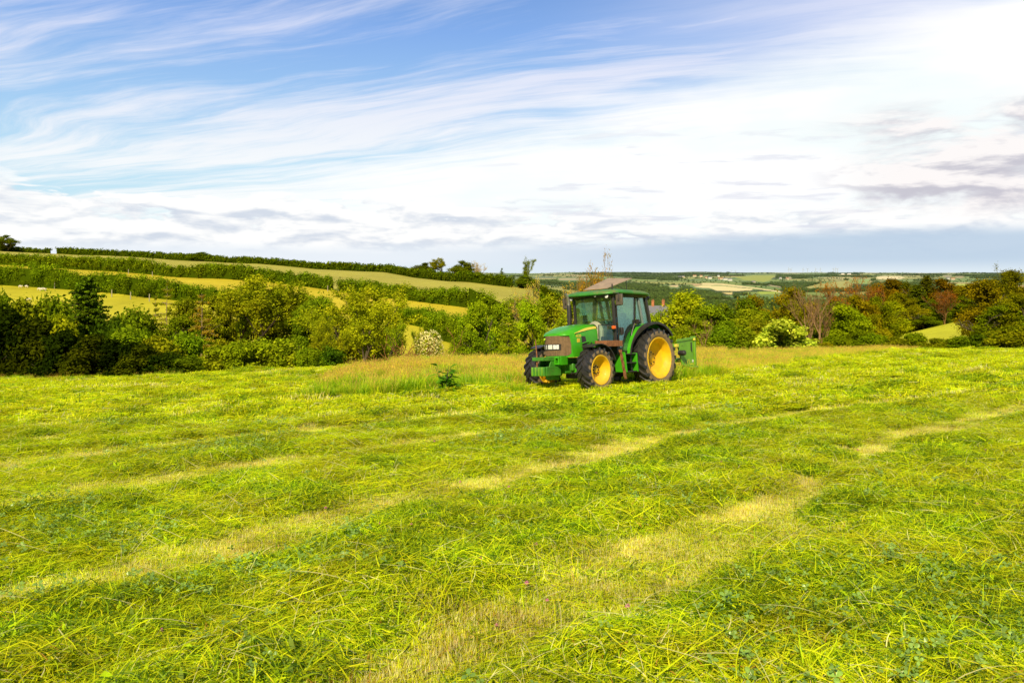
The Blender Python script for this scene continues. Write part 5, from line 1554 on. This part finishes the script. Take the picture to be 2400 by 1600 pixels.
    # side details on both flanks
    for s in (1, -1):
        Y = .508*s
        sp = []
        for q in np.linspace(0, 1, 10):
            X = 3.0-.97*q; zz = 1.575+.165*math.sin(q*1.45)/1.0*1.0
            th_ = .012+.052*min(1, q*2.2)
            sp.append((X, zz, th_))
        m = MB()
        for a, b in zip(sp[:-1], sp[1:]):
            def yy(z): return s*(.508 if z < 1.6 else .508-.07*((z-1.6)/.2)**1.3)
            m.hexa([(a[0], yy(a[1]-a[2]/2)-.012*s, a[1]-a[2]/2), (a[0], yy(a[1]-a[2]/2)+.006*s, a[1]-a[2]/2), (b[0], yy(b[1]-b[2]/2)+.006*s, b[1]-b[2]/2), (b[0], yy(b[1]-b[2]/2)-.012*s, b[1]-b[2]/2)],
                   [(a[0], yy(a[1]+a[2]/2)-.012*s, a[1]+a[2]/2), (a[0], yy(a[1]+a[2]/2)+.006*s, a[1]+a[2]/2), (b[0], yy(b[1]+b[2]/2)+.006*s, b[1]+b[2]/2), (b[0], yy(b[1]+b[2]/2)-.012*s, b[1]+b[2]/2)])
        m.build('yellow_stripe', P_YEL2, t)
        MB().prism([(2.90, 1.44), (2.79, 1.44), (2.79, 1.345), (2.90, 1.335)], Y-.01*s, Y+.004*s).build('warning_sticker', pbr('sticker', (.9, .60, .03), .5, var=.08, scale=30), t)
        v = MB().prism([(2.72, 1.50), (2.56, 1.50), (2.46, 1.16), (2.42, .97), (2.66, .97), (2.70, 1.3)], Y-.02*s, Y+.003*s)
        vt = v.build('side_vent', P_BLK, t)
        br = MB()
        for z, x0, x1 in ((1.34, 2.71, 2.44), (1.13, 2.70, 2.36)):
            br.tube([(x0, Y+.012*s, z-.03), (x1, Y+.012*s, z+.02)], .014, 6)
        br.build('vent_bar', P_GREEN, vt)
        # model number
        cu = bpy.data.curves.new('number', 'FONT'); cu.body = '6830'; cu.size = .105; cu.extrude = .001; cu.space_character = 1.05; cu.offset = .002
        to = bpy.data.objects.new('n', cu); COL.objects.link(to); bpy.context.view_layer.update()
        me = bpy.data.meshes.new_from_object(to.evaluated_get(bpy.context.evaluated_depsgraph_get())); bpy.data.objects.remove(to)
        me.materials.clear(); me.materials.append(P_YEL2)
        n_ = link('model_number', me, t)
        n_.matrix_local = Matrix(((-s, 0, 0, 2.955 if s > 0 else 2.72), (0, 0, s, Y+.003*s), (0, 1, 0, 1.475), (0, 0, 0, 1)))
    # ---------------- chassis, axles
    m = MB().box(-.55, 3.1, -.24, .24, .52, .93).box(1.0, 2.9, -.33, .33, .58, .80).box(-.55, .9, -.42, .42, .46, .95)
    m.build('chassis', P_GREEN2, t, bevel=.03)
    m = MB().box(WB-.11, WB+.11, -.72, .72, .50, .70)
    for s in (1, -1):
        m.lathe([(.10, .50*s), (.17, .56*s), (.18, .66*s), (.15, .80*s), (.001, .80*s)], (WB, 0, .60), 24)
        m.box(WB-.14, WB+.10, min(.55*s, .70*s), max(.55*s, .70*s), .42, .82)
    m.build('front_axle', P_GREEN, t, bevel=.015)
    m = MB()
    for s in (1, -1): m.lathe([(.20, .3*s), (.20, .45*s), (.12, .52*s), (.12, .70*s)], (0, 0, .85), 24)
    m.build('rear_axle', P_GREEN2, t)
    m = MB().box(.6, 2.5, -.28, .28, .36, .60).box(1.0, 2.3, .28, .46, .44, .80)
    m.build('engine_underside', P_BLK, t, bevel=.02)
    m = MB()
    for i in range(4): m.tube([(2.35+.14*i, .30, .62), (2.45+.1*i, .42, .72-.04*i), (2.75, .48, .70+.03*i)], .015, 6)
    m.tube([(2.5, .36, .5), (3.0, .36, .52)], .03, 8)
    m.build('hydraulic_hoses', P_BLK, t)
    # ---------------- front hitch and weights
    m = MB().box(3.05, 3.42, -.30, .30, .70, .965)
    m.hexa([(3.40, -.22, .86), (3.92, -.20, .87), (3.92, .20, .87), (3.40, .22, .86)], [(3.40, -.22, .94), (3.92, -.20, .965), (3.92, .20, .965), (3.40, .22, .96)])
    for y in (-.20, .17): m.prism([(3.38, .70), (3.70, .70), (3.62, .86), (3.45, .93), (3.38, .93)], y, y+.035)
    m.build('front_hitch', P_GREEN2, t, bevel=.008)
    m = MB()
    m.box(3.42, 3.50, .20, .36, .76, .80).box(3.42, 3.50, .20, .36, .93, .97).box(3.42, 3.50, .20, .235, .80, .93).box(3.42, 3.50, .325, .36, .80, .93).box(3.15, 3.42, .19, .37, .75, .98)
    m.build('hitch_bracket', P_GREEN, t, bevel=.006)
    for i in range(8):
        y = -.235+i*.058
        MB().box(3.34+.004*(i % 2), 3.93-.006*(i % 3), y, y+.050, .475, .705+.004*(i % 2)).build('front_weight', P_GREEN2 if i % 2 else P_IMPL, t, bevel=.012)
    MB().box(3.30, 3.86, .232, .262, .475, .72).build('weight_plate', P_GREEN2, t, bevel=.01)
    MB().box(3.2, 3.5, -.12, .12, .36, .48).build('tow_block', P_GREEN2, t, bevel=.02)
    MB().tube([(3.85, -.09, .50), (3.85, -.09, 1.0), (3.87, -.11, 1.44)], [.018, .018, .010], 8).build('hitch_pin', P_RUST, t)
    # ---------------- fenders
    for s in (1, -1):
        y0, y1 = (.60*s, .86*s)
        m = arc_band(6, 146, 1.03, .03, min(y0, y1), max(y0, y1), (.02, .84), 26)
        # inner cheek between fender and cab
        pts = [(.02+1.03*math.cos(R(a)), .84+1.03*math.sin(R(a))) for a in range(4, 147, 8)]+[(-.55, .9), (.9, .9)]
        m.prism(pts, .585*s, .60*s)
        m.build('rear_fender', P_GREEN, t, ang=25)
        def yo(a, s=s): return s*(.865 + .20*max(0, min(1, (a-R(25))/R(45))))
        m = arc_band(-20, 140, 1.045, .030, .862*s, yo, (.02, .84), 32)
        m2 = arc_band(-20, 140, 1.055, .060, yo, lambda a, s=s: yo(a, s)+.022*s, (.02, .84), 32)
        m.add(m2.v, m2.f).build('fender_edge', P_BLK, t, ang=25)
        y0, y1 = (.74*s, 1.12*s)
        m = arc_band(62, 158, .70, .018, min(y0, y1), max(y0, y1), (WB-.02, .59), 18)
        m.build('front_fender', P_BLK, t, ang=25)
        MB().tube([(WB-.1, .60*s, .85), (WB-.1, .66*s, 1.25), (WB-.05, .80*s, 1.315)], .022, 8).build('fender_bracket', P_BLK, t)
        MB().box(-.80, -.74, min(.66*s, .78*s), max(.66*s, .78*s), 1.60, 1.72).build('rear_light', P_ORANGE, t, bevel=.01)
    # ---------------- cab
    def post(name, a, b, w, d, mat=P_BLK, par=t, mid=None, bev=.008):
        P = [Vector(a)] + ([Vector(mid)] if mid else []) + [Vector(b)]
        m = MB()
        for p, q in zip(P[:-1], P[1:]):
            m.hexa([(p.x-w/2, p.y-d/2, p.z), (p.x+w/2, p.y-d/2, p.z), (p.x+w/2, p.y+d/2, p.z), (p.x-w/2, p.y+d/2, p.z)],
                   [(q.x-w/2, q.y-d/2, q.z), (q.x+w/2, q.y-d/2, q.z), (q.x+w/2, q.y+d/2, q.z), (q.x-w/2, q.y+d/2, q.z)])
        return m.build(name, mat, par, bevel=bev)
    CW = .70
    def pane(name, quad, par=t, mat=P_GLASS, th=.006, n=1):
        q = [Vector(p) for p in quad]; nn = (q[1]-q[0]).cross(q[2]-q[0]).normalized()*th
        m = MB(); k_ = len(q); m.add([tuple(p) for p in q]+[tuple(p+nn) for p in q], [tuple(range(k_)), tuple(range(k_, 2*k_))]+[(i, (i+1) % k_, (i+1) % k_+k_, i+k_) for i in range(k_)])
        return m.build(name, mat, par, False)
    for s in (1, -1):
        post('front_pillar', (1.45, CW*s, 1.02), (1.55, CW*s, 2.66), .075, .07)
        post('middle_pillar', (.62, (CW+.02)*s, 1.85), (.53, CW*s, 2.64), .06, .05)
        post('rear_side_pillar', (.16, (CW+.0)*s, 1.80), (.37, CW*s, 2.64), .075, .06, P_GREY)
        post('rear_pillar', (-.20, CW*s, 1.80), (.02, CW*s, 2.64), .09, .08)
        # glazed door with its curved rear edge
        Yd = (CW+.035)*s
        dq = [(1.36, Yd, 1.07), (1.46, Yd, 2.62), (.56, Yd, 2.62), (.62, Yd, 1.86), (.76, Yd, 1.60), (.90, Yd, 1.10), (.98, Yd, 1.06)]
        d = pane('door', dq)
        fr = MB()
        fr.tube([(p[0], p[1]+.006*s, p[2]) for p in dq], .019, 6, closed=True).box(.92, 1.38, min(Yd-.01, Yd+.012), max(Yd-.01, Yd+.012), 1.0, 1.09)
        fr.build('door_frame', P_BLK, d)
        MB().box(1.23, 1.30, min(Yd, Yd+.05*s), max(Yd, Yd+.05*s), 1.52, 1.74).box(1.215, 1.24, min(Yd, Yd+.07*s), max(Yd, Yd+.07*s), 1.55, 1.72).build('door_handle', P_BLK, d, bevel=.01)
        pane('rear_quarter_window', [(.50, CW*s, 1.88), (.44, CW*s, 2.60), (.33, CW*s, 2.60), (.17, CW*s, 1.88)])
        pane('rear_side_window', [(.10, CW*s, 1.86), (.28, CW*s, 2.60), (.06, CW*s, 2.60), (-.12, CW*s, 1.86)])
        # lower front side pane beside the hood
        pane('lower_front_window', [(1.475, (CW-.03)*s, 1.38), (1.50, (CW-.03)*s, 1.80), (1.995, .52*s, 1.80), (1.99, .52*s, 1.30)])
        MB().tube([(1.48, (CW-.03)*s, 1.80), (1.995, .53*s, 1.80), (2.0, .53*s, .98)], .016, 6).build('window_trim', P_BLK, t)
        # mirrors on arms
        a = MB().tube([(1.60, .70*s, 2.62), (1.68, .84*s, 2.68), (1.64, .97*s, 2.67), (1.63, .98*s, 2.45)], .014, 6)
        mr = MB().box(1.56, 1.63, min(.85*s, 1.08*s), max(.85*s, 1.08*s), 2.33, 2.65).build('mirror', P_MIRR, t, bevel=.03, seg=3)
        a.build('mirror_arm', P_BLK, mr)
        MB().box(1.562, 1.570, min(.885*s, 1.035*s), max(.885*s, 1.035*s), 2.37, 2.61).build('mirror_glass', P_LAMP, mr)
        MB().box(1.63, 1.655, min(.945*s, .975*s), max(.945*s, .975*s), 2.45, 2.52).build('mirror_clamp', P_BLK, mr, bevel=.006)
        # roof work lamps, turn signals
        l = MB().lathe([(.03, 1.60), (.068, 1.66), (.070, 1.74), (.062, 1.745), (.001, 1.75)], (0, (.64)*s, 2.60), 16, ax=0).build('work_lamp', P_BLK, t)
        MB().lathe([(.058, 1.748), (.05, 1.757), (.001, 1.76)], (0, .64*s, 2.60), 16, ax=0).build('lamp_lens', P_LAMP, l)
        l = MB().box(1.56, 1.66, min(.71*s, .80*s), max(.71*s, .80*s), 1.69, 1.78).build('turn_signal', P_ORANGE, t, bevel=.015)
        MB().tube([(1.5, .70*s, 1.70), (1.6, .74*s, 1.70)], .014, 6).build('signal_stalk', P_BLK, t)
        l = MB().lathe([(.04, .42), (.075, .50), (.075, .56), (.001, .565)], (0, .78*s, 1.90), 12, ax=0).build('fender_lamp', P_BLK, t)
    # inner lamp right of centre on the front of the roof
    l = MB().lathe([(.03, 1.66), (.070, 1.74), (.072, 1.82), (.062, 1.825), (.001, 1.83)], (0, .30, 2.655), 16, ax=0).build('work_lamp', P_BLK, t)
    MB().lathe([(.058, 1.828), (.05, 1.837), (.001, 1.84)], (0, .30, 2.655), 16, ax=0).build('lamp_lens', P_LAMP, l)
    l = MB().lathe([(.03, 1.66), (.070, 1.74), (.072, 1.80), (.001, 1.80)], (0, .14, 2.655), 16, ax=0).build('work_lamp', P_BLK, t)
    # rear work lamp behind the roof corner
    MB().lathe([(.03, -.10), (.07, -.16), (.07, -.24), (.001, -.24)], (0, .62, 2.62), 14, ax=0).build('work_lamp', P_BLK, t)
    ws = pane('windscreen', [(1.49, -.665, 1.80), (1.49, .665, 1.80), (1.565, .665, 2.60), (1.565, -.665, 2.60)])
    MB().tube([(1.60, .05, 2.60), (1.585, .38, 2.30)], .009, 6).tube([(1.59, .38, 2.30), (1.565, .62, 2.02)], .006, 6).build('wiper', P_BLK, ws)
    MB().prism([(.31, 2.55), (.335, 2.57), (.36, 2.555), (.385, 2.575), (.372, 2.535), (.385, 2.51), (.345, 2.515), (.325, 2.505)], 1.572, 1.578, ax=0).build('windscreen_sticker', P_BADGE, ws, False)
    pane('rear_window', [(-.16, .64, 1.75), (-.16, -.64, 1.75), (0.0, -.64, 2.58), (0.0, .64, 2.58)])
    pane('lower_screen', [(1.47, -.665, 1.36), (1.47, .665, 1.36), (1.488, .665, 1.79), (1.488, -.665, 1.79)])
    m = MB().box(-.2, 1.46, -.68, .68, .93, 1.01).box(-.22, .30, -.58, .58, 1.01, 1.12)
    m.box(-.24, -.16, -.62, .62, 1.01, 1.80)
    m.build('cab_floor', P_BLK, t, bevel=.02)
    MB().box(1.30, 1.58, -.30, .30, 1.02, 1.72).lathe([(.30, 1.32), (.29, 1.5), (.20, 1.62)], (0, 0, 1.66), 20, ax=0).build('dashboard', P_CREAM, t, bevel=.04)
    # roof slab: rounded plan, domed, dark lining below
    def roof_out(k_=40, sx=1.0, dx=0):
        pts = []
        for i in range(k_):
            a = 2*math.pi*i/k_; c_, s_ = math.cos(a), math.sin(a); e = .26
            x = .82+1.0*(abs(c_)**e*(1 if c_ > 0 else -1)); y = .86*(abs(s_)**e*(1 if s_ > 0 else -1))
            if c_ > 0: x += .10*(1-(y/.86)**2)*c_
            pts.append((.82+(x-.82)*sx+dx, y*sx))
        return pts
    m = MB(); lay = []
    for sx, z in ((.965, 2.675), (1.0, 2.70), (1.0, 2.72), (.985, 2.75), (.93, 2.785), (.78, 2.815), (.4, 2.84), (.02, 2.845)):
        lay.append([(x, y, z + (-.035 if x > 1.45 else 0)*max(0, (x-1.3)/.6)*1.2 + (-.02 if x < .1 else 0)) for x, y in roof_out(44, sx)])
    k_ = 44; vs = [v for l_ in lay for v in l_]
    fs = [(i*k_+j, i*k_+(j+1) % k_, (i+1)*k_+(j+1) % k_, (i+1)*k_+j) for i in range(len(lay)-1) for j in range(k_)]
    m.add(vs, fs); roof = m.build('roof', P_ROOF, t, ang=60)
    m = MB(); a_ = [(x, y, 2.60-(.02 if x > 1.4 else 0)) for x, y in roof_out(44, .90)]; b_ = [(x, y, 2.66-(.03 if x > 1.4 else 0)) for x, y in roof_out(44, .965)]
    m.add(a_+b_, [tuple(range(44)), tuple(range(44, 88))]+[(j, (j+1) % 44, (j+1) % 44+44, j+44) for j in range(44)])
    m.build('roof_lining', P_BLK, roof)
    hq = [(1.38, -.48, 2.85), (1.38, .38, 2.84), (.30, .48, 3.17), (.30, -.40, 3.24)]
    m = MB().hexa(hq, [(x, y, z+.022) for x, y, z in hq])
    hatch = m.build('roof_hatch', P_HATCH, roof, bevel=.008)
    MB().tube([(.42, .36, 2.86), (.46, .37, 3.09)], .010, 6).tube([(.42, -.36, 2.86), (.46, -.37, 3.09)], .010, 6).tube([(.55, .36, 2.86), (.95, .37, 2.97)], .008, 6).build('hatch_stay', P_BLK, roof)
    MB().tube([(1.50, .66, 2.78), (1.50, .66, 2.95)], .02, 8).build('aerial_stub', P_BLK, roof)
    # ---------------- exhaust, box, steps
    m = MB().lathe([(.055, 1.30), (.066, 1.34), (.066, 2.38), (.060, 2.41)], (1.86, -.63, 0), 18, ax=2)
    ex = m.build('exhaust_stack', P_BLK, t)
    MB().tube([(1.86, -.63, 2.40), (1.87, -.63, 2.52), (1.92, -.64, 2.66), (1.99, -.66, 2.74)], [.05, .046, .043, .042], 14, caps=False).build('exhaust_tip', P_STEEL, ex)
    MB().box(1.56, 2.28, .60, 1.00, 1.21, 1.37).build('tool_box', P_RUST, t, bevel=.008)
    m = MB()
    for z in (.50, .74, .98): m.box(.86, 1.36, .60, .98, z, z+.03)
    m.build('step', P_BLK, t, bevel=.006)
    MB().hexa([(.84, .60, .50), (.90, .60, .50), (.90, .99, .50), (.84, .99, .50)], [(.88, .60, 1.02), (.94, .60, 1.02), (.94, .99, 1.02), (.88, .99, 1.02)]).build('step_panel', P_GREEN, t, bevel=.008)
    MB().hexa([(1.36, .60, .50), (1.39, .60, .50), (1.39, .99, .50), (1.36, .99, .50)], [(1.44, .60, 1.05), (1.47, .60, 1.05), (1.47, .99, 1.05), (1.44, .99, 1.05)]).build('step_side', P_GREEN, t, bevel=.006)
    MB().box(.30, .84, .46, .74, .50, .98).build('fuel_tank', P_GREEN2, t, bevel=.04, seg=3)
    m = MB(); rr_ = random.Random(2); pts = []
    for i in range(12):
        z = 1.12-.80*i/11; pts.append((1.62-.20*i/11+.012*math.sin(i*2.1), z))
    for i in range(11):
        (xa, za_), (xb, zb_) = pts[i], pts[i+1]
        wa, wb_ = (.10+.05*rr_.random(), .10+.05*rr_.random())
        m.hexa([(xb-wb_*.25, .93, zb_), (xb+wb_*.25, .93, zb_), (xb+wb_*.25, .98, zb_), (xb-wb_*.25, .98, zb_)], [(xa-wa*.25, .93, za_), (xa+wa*.25, .93, za_), (xa+wa*.25, .98, za_), (xa-wa*.25, .98, za_)])
    m.build('mud_flap', P_RUST, t)
    MB().box(1.46, 1.60, .62, .84, .98, 1.22).build('battery_cover', P_BLK, t, bevel=.02)
    # rear linkage arms
    m = MB()
    for s in (1, -1): m.tube([(-.45, .30*s, .62), (-1.15, .42*s, .72), (-1.75, .42*s, .66)], .035, 8).tube([(-.5, .30*s, 1.15), (-.95, .36*s, 1.15), (-1.1, .40*s, .75)], .03, 8)
    m.tube([(-.5, 0, 1.15), (-1.7, 0, 1.18)], .028, 8)
    m.build('rear_linkage', P_BLK, t)
    # ---------------- cab interior
    st = MB().box(.22, .74, -.26, .26, 1.28, 1.42).box(.12, .26, -.25, .25, 1.40, 2.02).box(.30, .68, -.20, .20, 1.10, 1.28).box(.12, .22, -.14, .14, 2.03, 2.20)
    st.build('seat', P_SEAT, t, bevel=.05, seg=3)
    c = Vector((1.12, 0, 1.90)); ax = Vector((-.55, 0, .83)).normalized(); u_ = ax.cross(Vector((0, 1, 0))).normalized()
    ring = [c+.20*(math.cos(w_)*Vector((0, 1, 0))+math.sin(w_)*u_) for w_ in np.linspace(0, 2*math.pi, 28, endpoint=False)]
    m = MB().tube(ring, .014, 8, closed=True)
    for w_ in (.5, 2.6, 4.7): m.tube([c, c+.2*(math.cos(w_)*Vector((0, 1, 0))+math.sin(w_)*u_)], .010, 6)
    m.tube([c, c-ax*.35+Vector((.05, 0, 0))], .035, 10)
    m.build('steering_wheel', P_BLK, t)
    return t

def badge_mat():
    return pbr('badge_yellow', (.45, .75, .02), .4, var=.1)
P_BADGE = badge_mat()
TR = tractor()

# ------------------------------------------------------------------ implement carried behind
def implement():
    o = empty('rear_implement', (0, 0, 0), 'flat green folded implement hanging behind the tractor', 'implement'); o.matrix_world = TM
    # side wall seen square on, standing across the travel direction on the far right of the picture
    m = MB().prism([(-2.02, 1.355), (-2.95, 1.43), (-3.02, .56), (-2.78, .56), (-2.66, .52), (-2.30, .60)], .36, .40)
    m.build('side_plate', P_IMPL, o, bevel=.008)
    MB().box(-3.06, -2.98, .30, .44, .58, 1.50).build('edge_post', P_IMPL, o, bevel=.01)
    MB().prism([(-2.0, 1.40), (-2.95, 1.475), (-2.95, 1.40), (-2.0, 1.32)], .405, .43).build('top_rail', P_IMPL, o, bevel=.005)
    MB().prism([(-2.80, 1.30), (-2.86, 1.31), (-2.87, .98), (-2.80, 1.06)], .402, .412).build('slot', P_BLK, o)
    MB().box(-3.10, -2.72, .28, .46, .50, .56).build('foot_plate', P_IMPL, o, bevel=.008)
    MB().box(-2.95, -1.85, -.9, -.82, .56, 1.40).build('far_plate', P_IMPL, o, bevel=.008)
    MB().tube([(-2.2, -.82, 1.2), (-2.2, .36, 1.2)], .06, 10).tube([(-2.6, -.82, .75), (-2.6, .36, .75)], .07, 10).build('cross_tube', P_IMPL, o)
    MB().lathe([(.075, .40), (.085, .46), (.085, .60), (.06, .63), (.001, .63)], (-2.12, 0, .98), 16).build('rubber_roller', P_BLK, o)
    MB().box(-2.04, -1.90, .38, .46, 1.16, 1.26).box(-3.0, -2.93, .40, .47, 1.36, 1.44).build('yellow_cap', P_YEL2, o, bevel=.01)
    MB().box(-2.93, -2.85, .402, .407, .68, .76).build('white_label', M_WHITE, o)
    m = MB()
    for i in range(5): m.lathe([(.010, .404), (.010, .412), (.001, .412)], (-2.35-.03*i, 0, 1.375), 6)
    m.lathe([(.014, .401), (.014, .412), (.001, .412)], (-2.30, 0, 1.20), 8).lathe([(.016, .401), (.016, .415), (.001, .415)], (-2.30, 0, .98), 8)
    m.build('bolts', P_BLK, o)
implement()

# ------------------------------------------------------------------ driver
def driver():
    SK = pbr('skin', (.62, .33, .22), .6, var=.1, scale=20)
    SH = pbr('pale_blue_shirt', (.50, .66, .68), .85, var=.1)
    TR_ = pbr('blue_jeans', (.06, .20, .30), .85, var=.2)
    HR = pbr('brown_hair', (.08, .05, .03), .8)
    o = empty('person', (0, 0, 0), 'driver in a pale blue shirt and blue jeans steering inside the green tractor cab', 'person'); o.matrix_world = TM
    hand = [(1.02, .19, 1.97), (1.06, -.19, 1.96)]
    V = [(.42,0,1.48),(.40,0,1.68),(.40,0,1.90),(.43,0,2.04),(.46,0,2.12),(.49,0,2.20),(.51,0,2.30),(.50,0,2.36)]
    Rd = [.15,.15,.16,.12,.055,.075,.088,.06]
    E = [(i, i+1) for i in range(7)]
    for s in (1, -1):
        b = len(V); V += [(.42,.19*s,2.00),(.62,.26*s,1.80),(.86,.23*s,1.90),(1.01,.195*s,1.965)]; Rd += [.065,.048,.038,.030]; E += [(3, b), (b, b+1), (b+1, b+2), (b+2, b+3)]
        b = len(V); V += [(.50,.10*s,1.46),(.92,.15*s,1.50),(1.05,.15*s,1.12),(1.18,.16*s,1.06)]; Rd += [.10,.075,.055,.04]; E += [(0, b), (b, b+1), (b+1, b+2), (b+2, b+3)]
        hx, hy, hz = 1.01, .195*s, 1.965
        for q in range(4):
            b = len(V); dz = -.03+.02*q
            V += [(hx+.05, hy+.012*s-.018*q*s, hz+.015), (hx+.095, hy-.018*q*s, hz-.008-.004*q), (hx+.085, hy-.018*q*s, hz-.045)]; Rd += [.011,.010,.008]; E += [(8+3+(0 if s > 0 else 8), b), (b, b+1), (b+1, b+2)]
        b = len(V); V += [(hx+.03, hy-.045*s, hz-.01), (hx+.06, hy-.05*s, hz-.035)]; Rd += [.012,.010]; E += [(8+3+(0 if s > 0 else 8), b), (b, b+1)]
    body = skin_mesh('body', V, E, Rd, SK, 2)
    me = body; 
    me.materials.append(SH); me.materials.append(TR_)
    for p in me.polygons:
        c = p.center
        if c.z < 1.56 and c.x < 1.13 and c.z > 1.08: p.material_index = 2
        elif c.z < 2.07 and c.z >= 1.56 and (c.x < .66): p.material_index = 1
    link('body', me, o)
    m = MB().ball((.49, 0, 2.315), .098, 14, 1, .92, 1.05)
    h_ = m.build('hair', HR, o); 
    for v in h_.data.vertices:
        if v.co.x > .535 and v.co.z < 2.36: v.co.x = .535
    f = MB().ball((.605, 0, 2.262), .016, 8, 1, .8, 1.4)
    f.build('nose', SK, o)
    ey = MB()
    for s in (1, -1): ey.ball((.588, .03*s, 2.292), .010, 8)
    ey.build('eyes', P_BLK, o)
driver()
